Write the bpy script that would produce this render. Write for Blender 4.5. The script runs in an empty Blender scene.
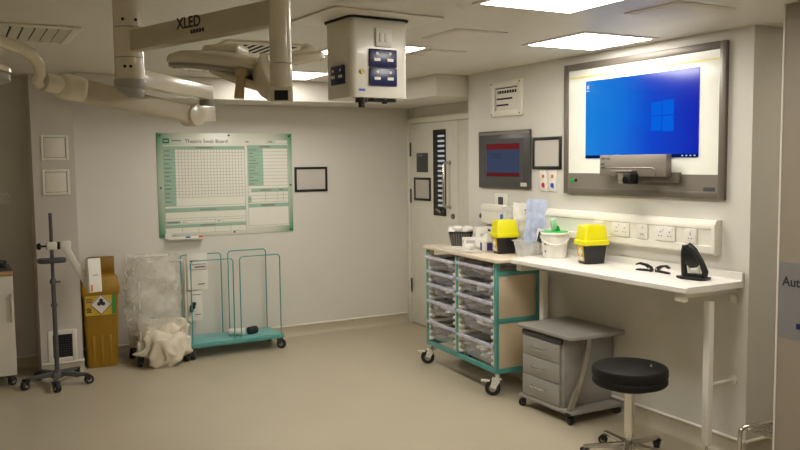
import bpy, bmesh, math, random
from mathutils import Vector, Matrix
random.seed(7)
PI = math.pi
COL = bpy.context.scene.collection
H = 2.38

# ------------------------------------------------------------------ materials
def lin(c):
    return tuple(((v/255)/12.92 if v/255 <= .04045 else ((v/255+.055)/1.055)**2.4) for v in c)

def pm(name, rgb, rough=.5, metal=0.0, var=.06, scale=12.0, bump=0.0, bscale=200.0, coat=0.0, spec=.5):
    m = bpy.data.materials.new(name); m.use_nodes = True
    nt = m.node_tree; b = nt.nodes['Principled BSDF']
    tc = nt.nodes.new('ShaderNodeTexCoord'); nz = nt.nodes.new('ShaderNodeTexNoise')
    nz.inputs['Scale'].default_value = scale; nz.inputs['Detail'].default_value = 4
    nt.links.new(tc.outputs['Object'], nz.inputs['Vector'])
    r = nt.nodes.new('ShaderNodeValToRGB'); c = lin(rgb)
    r.color_ramp.elements[0].position = .3; r.color_ramp.elements[1].position = .7
    r.color_ramp.elements[0].color = tuple(v*(1-var) for v in c)+(1,)
    r.color_ramp.elements[1].color = tuple(min(1, v*(1+var)) for v in c)+(1,)
    nt.links.new(nz.outputs['Fac'], r.inputs['Fac']); nt.links.new(r.outputs['Color'], b.inputs['Base Color'])
    b.inputs['Roughness'].default_value = rough; b.inputs['Metallic'].default_value = metal
    b.inputs['Coat Weight'].default_value = coat; b.inputs['Specular IOR Level'].default_value = spec
    if bump:
        n2 = nt.nodes.new('ShaderNodeTexNoise'); n2.inputs['Scale'].default_value = bscale
        nt.links.new(tc.outputs['Object'], n2.inputs['Vector'])
        bp = nt.nodes.new('ShaderNodeBump'); bp.inputs['Strength'].default_value = bump; bp.inputs['Distance'].default_value = .002
        nt.links.new(n2.outputs['Fac'], bp.inputs['Height']); nt.links.new(bp.outputs['Normal'], b.inputs['Normal'])
    return m

def emat(name, rgb, strength):
    m = bpy.data.materials.new(name); m.use_nodes = True
    nt = m.node_tree; nt.nodes.clear()
    e = nt.nodes.new('ShaderNodeEmission'); o = nt.nodes.new('ShaderNodeOutputMaterial')
    e.inputs['Color'].default_value = lin(rgb)+(1,); e.inputs['Strength'].default_value = strength
    nt.links.new(e.outputs[0], o.inputs['Surface'])
    return m

def film(name, rgb, opac, rough=.15):
    """thin clear plastic: transparent mixed with a glossy, slightly milky skin"""
    m = bpy.data.materials.new(name); m.use_nodes = True
    nt = m.node_tree; b = nt.nodes['Principled BSDF']; o = nt.nodes['Material Output']
    b.inputs['Base Color'].default_value = lin(rgb)+(1,); b.inputs['Roughness'].default_value = rough
    t = nt.nodes.new('ShaderNodeBsdfTransparent'); mx = nt.nodes.new('ShaderNodeMixShader')
    tc = nt.nodes.new('ShaderNodeTexCoord'); nz = nt.nodes.new('ShaderNodeTexNoise'); nz.inputs['Scale'].default_value = 9
    nt.links.new(tc.outputs['Object'], nz.inputs['Vector'])
    mr = nt.nodes.new('ShaderNodeMapRange'); mr.inputs['From Min'].default_value = .3; mr.inputs['From Max'].default_value = .7
    mr.inputs['To Min'].default_value = opac*.6; mr.inputs['To Max'].default_value = min(1, opac*1.4)
    nt.links.new(nz.outputs['Fac'], mr.inputs['Value']); nt.links.new(mr.outputs[0], mx.inputs['Fac'])
    nt.links.new(t.outputs[0], mx.inputs[1]); nt.links.new(b.outputs[0], mx.inputs[2]); nt.links.new(mx.outputs[0], o.inputs['Surface'])
    return m

M = {}
M['wall'] = pm('wall_paint', (214, 210, 200), .6, var=.015, scale=3)
M['ceil'] = pm('ceiling_paint', (222, 217, 206), .35, var=.02, scale=2)
M['column'] = pm('column_paint', (200, 192, 184), .6, var=.015, scale=3)
M['bulk'] = pm('bulkhead_paint', (216, 210, 200), .55, var=.015, scale=3)
M['cove'] = pm('cove_vinyl', (184, 174, 152), .35, var=.05, scale=60)
M['cap'] = pm('white_cap', (226, 220, 208), .4, var=.02)
M['white'] = pm('white_plastic', (228, 224, 214), .35, var=.02)
M['cream'] = pm('cream_paint', (222, 218, 204), .3, var=.02, coat=.2)
M['creamp'] = pm('cream_plastic', (228, 224, 210), .4, var=.02)
M['lamp'] = pm('lamp_enamel', (222, 214, 192), .25, var=.02, coat=.3)
M['handle'] = pm('handle_tan', (188, 168, 132), .4, var=.03)
M['lampgrey'] = pm('lamp_grey', (150, 144, 130), .35, var=.03)
M['lampcap'] = pm('lamp_cap_grey', (164, 162, 154), .4, var=.02)
M['armface'] = pm('arm_enamel', (196, 186, 162), .35, var=.03)
M['worktop'] = pm('worktop_laminate', (232, 228, 220), .3, var=.015, coat=.15)
M['beechtop'] = pm('trolley_laminate', (222, 206, 184), .35, var=.04, scale=30)
M['teal'] = pm('teal_paint', (82, 152, 146), .35, var=.03, coat=.2)
M['tealplate'] = pm('teal_plate', (110, 174, 170), .35, var=.04)
M['beige'] = pm('beige_panel', (214, 194, 164), .45, var=.02)
M['black'] = pm('black_plastic', (22, 21, 21), .4, var=.1)
M['blackg'] = pm('black_gloss', (14, 14, 15), .15, var=.1)
M['rubber'] = pm('black_rubber', (36, 35, 35), .7, var=.1)
M['vinyl'] = pm('black_vinyl', (20, 18, 18), .6, var=.1, bump=.15, bscale=90, spec=.3)
M['grey'] = pm('grey_laminate', (154, 151, 144), .4, var=.02)
M['greyd'] = pm('dark_grey_plastic', (70, 70, 72), .45, var=.05)
M['stand'] = pm('stand_grey', (84, 84, 86), .4, var=.05)
M['steel'] = pm('brushed_steel', (200, 196, 188), .25, 1.0, var=.05, scale=40)
M['chrome'] = pm('chrome', (220, 216, 210), .12, 1.0, var=.02)
M['bronze'] = pm('bronze_frame', (112, 104, 94), .4, .2, var=.03)
M['bezel'] = pm('bezel_grey', (74, 72, 70), .35, .1, var=.04)
M['bar'] = pm('bar_grey', (134, 126, 116), .4, .3, var=.03)
M['yellow'] = pm('yellow_plastic', (226, 218, 6), .35, var=.02)
M['ochre'] = pm('ochre_plastic', (160, 120, 16), .4, var=.05, scale=6)
M['ochred'] = pm('ochre_flap', (140, 100, 18), .45, var=.05)
M['green'] = pm('green_plastic', (18, 168, 62), .35, var=.03)
M['labelyellow'] = pm('label_yellow', (214, 178, 56), .5, var=.03)
M['labelgreen'] = pm('label_green', (60, 150, 60), .5, var=.03)
M['navy'] = pm('navy_socket', (22, 28, 78), .3, var=.05)
M['red'] = pm('red_plastic', (190, 30, 30), .4, var=.04)
M['orange'] = pm('orange_plastic', (222, 120, 44), .45, var=.05)
M['blue'] = pm('blue_plastic', (40, 86, 190), .4, var=.05)
M['paper'] = pm('paper', (226, 222, 212), .7, var=.02)
M['paperg'] = pm('grey_paper', (196, 190, 182), .7, var=.02)
M['ink'] = pm('ink', (44, 42, 44), .6, var=.05)
M['inkgrey'] = pm('grid_ink', (126, 124, 116), .6, var=.05)
M['tablegreen'] = pm('table_green', (150, 184, 160), .5, var=.03)
M['bodygreen'] = pm('logo_green', (34, 104, 72), .5, var=.05)
M['print'] = pm('print_white', (226, 224, 210), .3, var=.01)
M['cloth'] = pm('canvas_sack', (214, 204, 184), .7, var=.1, scale=14, bump=.3, bscale=50)
M['brass'] = pm('brass', (120, 100, 60), .35, 1.0, var=.05)
M['mesh'] = pm('mesh_grey', (60, 58, 56), .6, var=.15, scale=80)
M['wood'] = pm('wood_edge', (178, 136, 92), .5, var=.15, scale=20)
M['cabwhite'] = pm('cabinet_white', (224, 218, 204), .4, var=.02)
M['tray'] = film('clear_tray', (220, 220, 228), .22)
M['trayrim'] = film('clear_tray_rim', (214, 214, 230), .75, .2)
M['bag'] = film('clear_bag', (232, 228, 218), .34, .15)
M['pouch'] = film('blue_pouch', (196, 206, 232), .78, .1)
M['clear'] = film('clear_tub', (220, 220, 216), .5, .2)
M['pack'] = pm('packet_paper', (232, 228, 222), .5, var=.08, scale=25)
M['packd'] = pm('packet_grey', (140, 132, 124), .5, var=.3, scale=25)
M['mauve'] = pm('purple_print', (66, 60, 140), .5, var=.1)
M['foil'] = pm('foil', (206, 204, 204), .3, .5, var=.15, scale=30)
M['lens'] = pm('lens_grey', (150, 146, 132), .2, var=.3, scale=60)
M['slot'] = pm('dark_slot', (18, 17, 16), .8, var=.1)
M['panel'] = emat('light_panel', (255, 250, 241), 22.0)
M['fill_passage'] = emat('passage_fill_panel', (255, 244, 224), 14.0)  # emission for the unseen panel added in the passage
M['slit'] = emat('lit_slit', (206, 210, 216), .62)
M['signband'] = pm('sign_vinyl', (128, 126, 126), .4, var=.03)
M['part'] = pm('partition_paint', (148, 137, 122), .55, var=.02)
M['glasswhite'] = pm('white_screen_surface', (232, 232, 220), .12, var=.01)

def floor_mat():
    m = pm('floor_vinyl', (182, 171, 148), .34, var=.05, scale=1.2, spec=.45)
    nt = m.node_tree; b = nt.nodes['Principled BSDF']
    tc = [n for n in nt.nodes if n.type == 'TEX_COORD'][0]; ramp = [n for n in nt.nodes if n.type == 'VALTORGB'][0]
    v = nt.nodes.new('ShaderNodeTexNoise'); v.inputs['Scale'].default_value = 170; v.inputs['Detail'].default_value = 3
    nt.links.new(tc.outputs['Object'], v.inputs['Vector'])
    r = nt.nodes.new('ShaderNodeValToRGB'); r.color_ramp.elements[0].position = .35; r.color_ramp.elements[1].position = .65
    r.color_ramp.elements[0].color = (.82, .82, .82, 1); r.color_ramp.elements[1].color = (1.12, 1.12, 1.12, 1)
    nt.links.new(v.outputs['Fac'], r.inputs['Fac'])
    mx = nt.nodes.new('ShaderNodeMix'); mx.data_type = 'RGBA'; mx.blend_type = 'MULTIPLY'; mx.inputs['Factor'].default_value = 1
    nt.links.new(ramp.outputs['Color'], mx.inputs[6]); nt.links.new(r.outputs['Color'], mx.inputs[7])
    nt.links.new(mx.outputs[2], b.inputs['Base Color'])
    return m
M['floor'] = floor_mat()

def board_mat(hw, hh):
    """printed board: white with green printed edge, deepest in the corners (board is local-centred, x right, z up)"""
    m = pm('board_print', (224, 224, 208), .25, var=.01); nt = m.node_tree; b = nt.nodes['Principled BSDF']
    tc = [n for n in nt.nodes if n.type == 'TEX_COORD'][0]
    sp = nt.nodes.new('ShaderNodeSeparateXYZ'); nt.links.new(tc.outputs['Object'], sp.inputs[0])
    def mth(op, a, bb=None):
        n = nt.nodes.new('ShaderNodeMath'); n.operation = op
        for i, v in enumerate((a, bb)):
            if v is None: continue
            if isinstance(v, (int, float)): n.inputs[i].default_value = v
            else: nt.links.new(v, n.inputs[i])
        return n.outputs[0]
    ax = mth('DIVIDE', mth('ABSOLUTE', sp.outputs[0]), hw); az = mth('DIVIDE', mth('ABSOLUTE', sp.outputs[2]), hh)
    g = mth('MULTIPLY', mth('POWER', ax, 5.0), mth('ADD', mth('MULTIPLY', mth('POWER', az, 2.0), .55), .5))
    mx = nt.nodes.new('ShaderNodeMix'); mx.data_type = 'RGBA'
    nt.links.new(g, mx.inputs['Factor'])
    mx.inputs[6].default_value = lin((224, 224, 208))+(1,); mx.inputs[7].default_value = lin((46, 146, 100))+(1,)
    nt.links.new(mx.outputs[2], b.inputs['Base Color'])
    return m

def desktop_mat():
    """lit desktop picture: blue, lighter to the left, deep blue to the right (object x runs along the wall)"""
    m = bpy.data.materials.new('desktop_picture'); m.use_nodes = True
    nt = m.node_tree; nt.nodes.clear()
    o = nt.nodes.new('ShaderNodeOutputMaterial'); e = nt.nodes.new('ShaderNodeBsdfPrincipled'); e.inputs['Base Color'].default_value = (0,0,0,1); e.inputs['Roughness'].default_value = .12
    tc = nt.nodes.new('ShaderNodeTexCoord'); sp = nt.nodes.new('ShaderNodeSeparateXYZ'); nt.links.new(tc.outputs['Object'], sp.inputs[0])
    nz = nt.nodes.new('ShaderNodeTexNoise'); nz.inputs['Scale'].default_value = 2.2; nt.links.new(tc.outputs['Object'], nz.inputs['Vector'])
    a = nt.nodes.new('ShaderNodeMath'); a.operation = 'MULTIPLY_ADD'
    neg = nt.nodes.new('ShaderNodeMath'); neg.operation = 'MULTIPLY'; neg.inputs[1].default_value = -1; nt.links.new(sp.outputs[0], neg.inputs[0])
    nt.links.new(nz.outputs['Fac'], a.inputs[0]); a.inputs[1].default_value = -.25; nt.links.new(neg.outputs[0], a.inputs[2])
    mr = nt.nodes.new('ShaderNodeMapRange'); mr.inputs['From Min'].default_value = -.60; mr.inputs['From Max'].default_value = .37
    nt.links.new(a.outputs[0], mr.inputs['Value'])
    r = nt.nodes.new('ShaderNodeValToRGB'); els = r.color_ramp.elements
    els[0].position = 0; els[0].color = lin((8, 38, 176))+(1,)
    els[1].position = 1; els[1].color = lin((0, 128, 216))+(1,)
    x = els.new(.35); x.color = lin((0, 66, 200))+(1,)
    x = els.new(.6); x.color = lin((0, 106, 214))+(1,)
    nt.links.new(mr.outputs[0], r.inputs['Fac']); nt.links.new(r.outputs['Color'], e.inputs['Emission Color'])
    e.inputs['Emission Strength'].default_value = 1.0; nt.links.new(e.outputs[0], o.inputs['Surface'])
    return m

# ------------------------------------------------------------------ mesh builder
class MB:
    def __init__(s): s.bm = bmesh.new()
    def _v(s, pts): return [s.bm.verts.new(Vector(p)) for p in pts]
    def box(s, c, d, rz=0, mat=None):
        x, y, z = d[0]/2, d[1]/2, d[2]/2
        R = Matrix.Rotation(rz, 3, 'Z') if mat is None else mat
        v = s._v([Vector(c)+R @ Vector(p) for p in ((-x,-y,-z),(x,-y,-z),(x,y,-z),(-x,y,-z),(-x,-y,z),(x,-y,z),(x,y,z),(-x,y,z))])
        for f in ((3,2,1,0),(4,5,6,7),(0,1,5,4),(1,2,6,5),(2,3,7,6),(3,0,4,7)): s.bm.faces.new([v[i] for i in f])
        return s
    def bx(s, a, b):
        return s.box([(a[i]+b[i])/2 for i in range(3)], [abs(b[i]-a[i]) for i in range(3)])
    def prism(s, poly, axis, a0, a1):
        """poly in the two other axes (cyclic order), extruded along axis"""
        def P(u, v, w):
            return {'X': (w, u, v), 'Y': (u, w, v), 'Z': (u, v, w)}[axis]
        A = s._v([P(u, v, a0) for u, v in poly]); B = s._v([P(u, v, a1) for u, v in poly]); n = len(poly)
        s.bm.faces.new(A[::-1]); s.bm.faces.new(B)
        for i in range(n): s.bm.faces.new((A[i], A[(i+1) % n], B[(i+1) % n], B[i]))
        return s
    def loft(s, rings, cap=True, closed=True):
        L = [s._v(r) for r in rings]; n = len(L[0])
        for a, b in zip(L, L[1:]):
            for i in range(n if closed else n-1): s.bm.faces.new((a[i], a[(i+1) % n], b[(i+1) % n], b[i]))
        if cap and closed: s.bm.faces.new(L[0][::-1]); s.bm.faces.new(L[-1])
        return s
    def tube(s, pts, r, n=10, closed=False):
        P = [Vector(p) for p in pts]; rings = []; k = len(P); up = None
        for i, p in enumerate(P):
            if closed: t = (P[(i+1) % k]-P[i-1]).normalized()
            else: t = (P[min(i+1, k-1)]-P[max(i-1, 0)]).normalized()
            if up is None: up = Vector((0, 0, 1)) if abs(t.z) < .9 else Vector((1, 0, 0))
            a = t.cross(up); a.normalize(); b = a.cross(t).normalized(); up = b
            rr = r[i] if isinstance(r, (list, tuple)) else r
            rings.append([p+a*math.cos(2*PI*j/n)*rr+b*math.sin(2*PI*j/n)*rr for j in range(n)])
        if closed: rings.append(rings[0]); return s.loft(rings, cap=False)
        return s.loft(rings)
    def rod(s, p0, p1, r, n=14, r2=None): return s.tube([p0, p1], [r, r if r2 is None else r2], n)
    def bar(s, p0, p1, w, h):
        """rectangular bar, w sideways, h up"""
        p0 = Vector(p0); p1 = Vector(p1); t = (p1-p0).normalized()
        up = Vector((0, 0, 1)) if abs(t.z) < .95 else Vector((1, 0, 0))
        a = t.cross(up).normalized(); b = a.cross(t)
        if not isinstance(w, tuple): w = (w, w)
        if not isinstance(h, tuple): h = (h, h)
        R = []
        for p, ww, hh in ((p0, w[0], h[0]), (p1, w[1], h[1])):
            R.append([p+a*x*ww/2+b*y*hh/2 for x, y in ((-1,-1),(1,-1),(1,1),(-1,1))])
        return s.loft(R)
    def lathe(s, prof, c=(0,0,0), n=32, axis='Z'):
        rings = []
        for r, z in prof:
            ring = []
            for j in range(n):
                u, v = r*math.cos(2*PI*j/n), r*math.sin(2*PI*j/n)
                q = {'Z': (u, v, z), 'X': (z, u, v), 'Y': (v, z, u)}[axis]
                ring.append(Vector(c)+Vector(q))
            rings.append(ring)
        return s.loft(rings)
    def build(s, name, mat, parent=None, bevel=0, seg=2, loc=None, smooth=True):
        bm = s.bm
        bmesh.ops.recalc_face_normals(bm, faces=bm.faces[:])
        if bevel:
            es = [e for e in bm.edges if len(e.link_faces) == 2 and e.calc_face_angle(0) > .6]
            bmesh.ops.bevel(bm, geom=es, offset=bevel, segments=seg, affect='EDGES', profile=.5, clamp_overlap=True)
        me = bpy.data.meshes.new(name); bm.to_mesh(me); bm.free()
        if smooth:
            for p in me.polygons: p.use_smooth = True
            me.set_sharp_from_angle(angle=math.radians(38))
        me.materials.append(mat if not isinstance(mat, str) else M[mat])
        o = bpy.data.objects.new(name, me); COL.objects.link(o)
        if parent is not None: o.parent = parent
        if loc is not None: o.location = loc
        return o

def rrect(w, d, r, n=5, cx=0, cy=0):
    pts = []
    for sx, sy, a0 in ((1,1,0),(-1,1,90),(-1,-1,180),(1,-1,270)):
        for i in range(n+1):
            a = math.radians(a0+90*i/n); pts.append((cx+sx*(w/2-r)+r*math.cos(a), cy+sy*(d/2-r)+r*math.sin(a)))
    return pts

def thing(name, label, cat, loc=(0,0,0), rz=0, group=None):
    o = bpy.data.objects.new(name, None); COL.objects.link(o); o.empty_display_size = .05
    o.location = loc; o.rotation_euler = (0, 0, rz); o['label'] = label; o['category'] = cat
    if group: o['group'] = group
    return o
def tag(o, label, cat, group=None, kind=None):
    o['label'] = label; o['category'] = cat
    if group: o['group'] = group
    if kind: o['kind'] = kind
    return o
def struct(o): o['kind'] = 'structure'; return o

def text_mesh(name, txt, size, mat, parent, loc, rot, extrude=.0006, align='LEFT', sx=1.0, bold=0.0):
    cu = bpy.data.curves.new(name, 'FONT'); cu.body = txt; cu.size = size; cu.extrude = extrude; cu.align_x = align; cu.offset = bold
    t = bpy.data.objects.new(name, cu); COL.objects.link(t)
    bpy.context.view_layer.update()
    me = bpy.data.meshes.new_from_object(t.evaluated_get(bpy.context.evaluated_depsgraph_get()))
    bpy.data.objects.remove(t)
    me.name = name; me.materials.clear(); me.materials.append(M[mat])
    o = bpy.data.objects.new(name, me); COL.objects.link(o); o.parent = parent; o.location = loc
    o.rotation_euler = rot; o.scale = (sx, 1, 1)
    return o
RB = (PI/2, 0, 0)            # text on a wall that faces -Y
RR = (PI/2, 0, -PI/2)        # text on a wall that faces -X

# ------------------------------------------------------------------ room shell
struct(MB().bx((-5.4,-9.6,-.1),(1.7,.45,0)).build('floor','floor'))
struct(MB().bx((-5.4,-9.6,H),(1.7,.45,H+.1)).build('ceiling','ceil'))
struct(MB().bx((-5.4,0,0),(.45,.12,H)).build('wall_back','wall'))
struct(MB().bx((0,-4.35,0),(1.6,-1.61,H)).build('wall_right','wall'))
struct(MB().bx((.347,-1.61,0),(.45,0,H)).build('wall_doorway','wall'))
struct(MB().bx((-5.4,-9.5,0),(-5.3,0,H)).build('wall_left','wall'))
struct(MB().bx((-5.4,-9.6,0),(1.6,-9.5,H)).build('wall_rear','wall'))
struct(MB().bx((1.6,-9.6,0),(1.7,-1.6,H)).build('wall_passage','wall'))
w = struct(MB().bx((-.37,-9.5,0),(-.24,-4.8,H)).build('wall_front_right','part'))
MB().bx((-.374,-4.8,0),(-.236,-4.792,H)).build('edge_strip','cap',w)
col = struct(MB().bx((-3.235,-.385,0),(-2.925,0,H)).build('wall_pillar','column'))
struct(MB().bx((-2.925,-.6,2.205),(.323,0,H)).build('trim_1','bulk', bevel=.004))
struct(MB().bx((-.29,-1.58,2.205),(.323,-.6,H)).build('trim_2','bulk', bevel=.004))

def skirting(name, p0, p1, nrm):
    """coved vinyl upstand with a white cap strip; nrm points into the room"""
    p0, p1, n = Vector(p0), Vector(p1), Vector(nrm)
    prof = [(0,0),(.05,0),(.03,.006),(.016,.018),(.009,.036),(.006,.06),(.005,.095),(0,.095)]
    R = [[p+n*a+Vector((0,0,b)) for a, b in prof] for p in (p0, p1)]
    o = struct(MB().loft(R).build(name,'cove'))
    R = [[p+n*a+Vector((0,0,b)) for a, b in ((0,.095),(.011,.095),(.011,.103),(.005,.109),(0,.109))] for p in (p0, p1)]
    MB().loft(R).build('cap_strip','cap',o)
skirting('baseboard_back', (-2.925,0,0), (.3,0,0), (0,-1,0))
skirting('baseboard_back_left', (-5.3,0,0), (-3.235,0,0), (0,-1,0))
skirting('baseboard_right', (0,-1.61,0), (0,-4.35,0), (-1,0,0))
skirting('baseboard_passage', (0,-4.35,0), (1.6,-4.35,0), (0,-1,0))
skirting('baseboard_pillar', (-3.235,-.385,0), (-2.925,-.385,0), (0,-1,0))
skirting('baseboard_pillar_side', (-2.925,-.385,0), (-2.925,0,0), (1,0,0))

# door: recessed double door in the right-hand wall, faces -X
dr = thing('door_1','pale double door in the corner recess','door',(.347,0,0)); dr['kind'] = 'structure'
del dr['label']; del dr['category']
f = MB(); f.bx((-.035,-1.6,2.05),(0,-.004,2.105)); f.bx((-.035,-.055,0),(0,-.004,2.05)); f.build('door_frame','creamp',dr,.004)
lf = MB().bx((-.022,-.945,.012),(0,-.06,2.045)).build('door_leaf','creamp',dr,.003)
MB().bx((-.022,-1.6,.012),(0,-.951,2.045)).build('door_leaf','creamp',dr,.003)
vp = MB().bx((-.03,-.738,1.145),(-.02,-.515,1.972)).build('vision_panel','blackg',lf)
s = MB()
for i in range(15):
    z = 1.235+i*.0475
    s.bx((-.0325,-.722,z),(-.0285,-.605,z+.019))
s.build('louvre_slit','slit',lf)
k = MB(); k.rod((-.03,-.66,1.185),(-.05,-.66,1.185),.012); k.bar((-.047,-.66,1.185),(-.05,-.60,1.21),.006,.012); k.build('louvre_knob','steel',lf,loc=(0,0,0))
h = MB(); h.tube([(-.022,-.81,1.655),(-.080,-.81,1.655),(-.095,-.81,1.635),(-.095,-.81,1.26),(-.080,-.81,1.238),(-.022,-.81,1.238)],.014)
h.rod((-.022,-.81,1.655),(-.028,-.81,1.655),.022); h.rod((-.022,-.81,1.238),(-.028,-.81,1.238),.022); h.build('pull_handle','steel',lf)
MB().rod((-.022,-.862,1.15),(-.034,-.862,1.15),.026).build('lock_cylinder','bronze',lf)
for z in (1.72,1.25,.33):
    MB().rod((-.033,-.075,z),(-.033,-.075,z+.14),.009).build('hinge','greyd',dr)

def frame_notice(label, X=None, Y=None, a0=0, a1=0, z0=0, z1=0, t=.022):
    """black-edged clear notice holder on a wall. X: wall facing -X; Y: wall facing -Y"""
    wd, ht = abs(a1-a0), z1-z0
    if X is not None: o = thing('notice_frame', label, 'frame', (X, (a0+a1)/2, (z0+z1)/2), -PI/2)
    else: o = thing('notice_frame', label, 'frame', ((a0+a1)/2, Y, (z0+z1)/2))
    m = MB()
    for sx in (-1, 1): m.box((sx*(wd-t)/2,-.006,0),(t,.012,ht)); m.box((0,-.006,sx*(ht-t)/2),(wd-2*t,.012,t))
    m.build('border','black',o,.0015)
    MB().box((0,-.004,0),(wd-2*t,.004,ht-2*t)).build('sheet','paperg',o)
    return o
frame_notice('black-edged empty notice frame on the pale door, left of its handle', X=.323, a0=-.145, a1=-.46, z0=1.279, z1=1.508)
frame_notice('black-edged empty notice frame on back wall right of green board', Y=-.001, a0=-.923, a1=-.583, z0=1.391, z1=1.628)
frame_notice('black-edged empty notice frame between the two wall screens', X=-.001, a0=-2.474, a1=-2.795, z0=1.605, z1=1.838)
o = thing('door_sign','small dark grey sign above the notice frame on the door','sign',(.323,-.30,1.657),-PI/2)
MB().box((0,-.003,0),(.215,.006,.19)).build('plate','greyd',o,.001)
MB().box((-.035,-.0065,.07),(.10,.001,.014)).build('printed_line','signband',o)

# ------------------------------------------------------------------ ceiling
def ceiling_light(x0, y0, label, mat='panel'):
    o = thing('ceiling_light', label, 'ceiling light', (x0, y0, H), 0, 'square ceiling light panels')
    m = MB(); t = .018
    t = .03
    for sx in (-1, 1): m.box((sx*(.285-t/2),0,-.003),(t,.57,.006)); m.box((0,sx*(.285-t/2),-.003),(.57-2*t,t,.006))
    m.build('frame','cap',o)
    MB().box((0,0,-.0035),(.51,.51,.006)).build('diffuser',mat,o)
    return o
ceiling_light(-1.413,-4.470,'large bright ceiling panel cut by the top edge of the photo')
ceiling_light(-.40,-3.508,'bright ceiling panel just above the big blue screen')
ceiling_light(-1.43,-2.635,'bright ceiling panel just right of the hanging socket box')
ceiling_light(-1.37,-1.05,'bright ceiling panel nearest the back wall, left of the socket box')
ceiling_light(-1.413,-6.40,'added fill panel behind the viewpoint, unseen, second from the rear wall')  # unseen panel added to brighten the ceiling and lamp arm
ceiling_light(-1.413,-8.30,'added fill panel behind the viewpoint, unseen, nearest the rear wall')  # another added panel, same fill from behind the camera
ceiling_light(.75,-5.30,'dim added fill panel in the side passage, unseen behind the partition','fill_passage')  # out of view, added to brighten the passage wall end
def hatch(cx, cy, w, d, label):
    o = thing('ceiling_access_panel', label, 'ceiling panel', (cx,cy,H))
    MB().box((0,0,-.003),(w,d,.006)).build('frame','ceil',o,.002)
    MB().box((0,0,-.007),(w-.04,d-.04,.004)).build('cover','cap',o,.0015)
hatch(-1.22,-3.40,.34,.36,'blank white access panel on ceiling right of the socket box')
hatch(-.96,-2.70,.26,.26,'blank white access panel on ceiling nearest the door recess')
hatch(-.70,-4.47,.38,.34,'blank white access panel on ceiling above the blue screen top right')

def ceil_vent(cx, cy, w, d, label, slats, deep='mesh'):
    o = thing('ceiling_vent', label, 'vent', (cx,cy,H))
    m = MB(); t = .045
    for sx in (-1, 1): m.box((sx*(w-t)/2,0,-.007),(t,d,.014)); m.box((0,sx*(d-t)/2,-.007),(w-2*t,t,.014))
    m.build('frame','creamp',o,.004)
    MB().box((0,0,-.001),(w-2*t,d-2*t,.002)).build('duct','slot',o)
    m = MB(); n = slats
    for i in range(n):
        x = -(w-2*t)/2+(i+.5)*(w-2*t)/n
        m.box((x,0,-.009),(.046,d-2*t,.003),mat=Matrix.Rotation(.42,3,'Y'))
    m.build('slats',deep,o)
ceil_vent(-3.46,-2.50,.60,.60,'square slatted ceiling vent in the top left corner',9,'creamp')
o = thing('ceiling_vent','white ceiling vent with dark slots behind the surgical lamp head','vent',(-2.12,-2.42,H))
MB().box((0,0,-.006),(.50,.54,.012)).build('frame','cap',o,.004)
for k in range(6): MB().box((-.16+k*.050,-.03,-.0125),(.024,.34,.002)).build('slot','slot',o)
MB().box((.17,-.03,-.0125),(.05,.40,.002)).build('slot','slot',o)
# service pendant (hanging socket box)
sp = thing('service_pendant','cream hanging box with blue sockets under the ceiling','socket box',(-1.942,-3.61,1.985),.07)
hh = H-1.985
m = MB(); m.prism(rrect(.328,.262,.035,6),'Z',0,hh-.012); m.build('housing','cream',sp,.003)
m = MB(); m.prism(rrect(.62,.50,.02,3),'Z',hh-.010,hh-.001); m.build('ceiling_plate','creamp',sp,.003)
MB().prism(rrect(.345,.285,.035,6),'Z',hh-.020,hh-.010).build('seal','slot',sp)
def blue_socket(parent, c, rz, w=.146, h=.088):
    e = MB(); e.box((0,-.006,0),(w,.012,h)); o = e.build('twin_socket','navy',parent,.004,loc=c); o.rotation_euler = (0,0,rz)
    for sx in (-1, 1):
        MB().box((sx*.037,-.0135,-.008),(.034,.003,.014)).build('pin_panel','white',o); MB().box((sx*.037,-.0135,.022),(.012,.003,.012)).build('switch','white',o)
    return o
fy = -.131
blue_socket(sp,(.012,fy,.190),0,.155,.086); blue_socket(sp,(.012,fy,.100),0,.155,.086)
blue_socket(sp,(-.164,-.01,.112),-PI/2,.13,.092)
e = MB().box((.015,fy-.006,.288),(.090,.012,.086)).build('data_outlet','white',sp,.004)
m = MB(); m.box((.001,fy-.0135,.288),(.022,.004,.042)); m.box((.030,fy-.0135,.288),(.022,.004,.042)); m.build('data_port','cap',e,.001)
MB().rod((-.105,fy,.122),(-.105,fy-.008,.122),.0125).build('key_lock','brass',sp)
MB().box((-.105,fy-.001,.036),(.034,.003,.010)).build('badge','blue',sp)
m = MB(); m.rod((-.085,-.09,0),(-.085,-.09,-.022),.030); m.rod((-.085,-.09,-.022),(-.085,-.09,-.045),.016); m.build('gas_connector','black',sp)
m = MB(); m.box((.035,-.085,-.008),(.135,.05,.016)); m.rod((.05,-.085,-.016),(.05,-.085,-.024),.014); m.build('gas_connector','black',sp,.002)
m = MB()
for i in range(6): m.rod((-.15+i*.06,-.125,0),(-.15+i*.06,-.125,-.006),.005,8)
m.build('screw','steel',sp)

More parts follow.
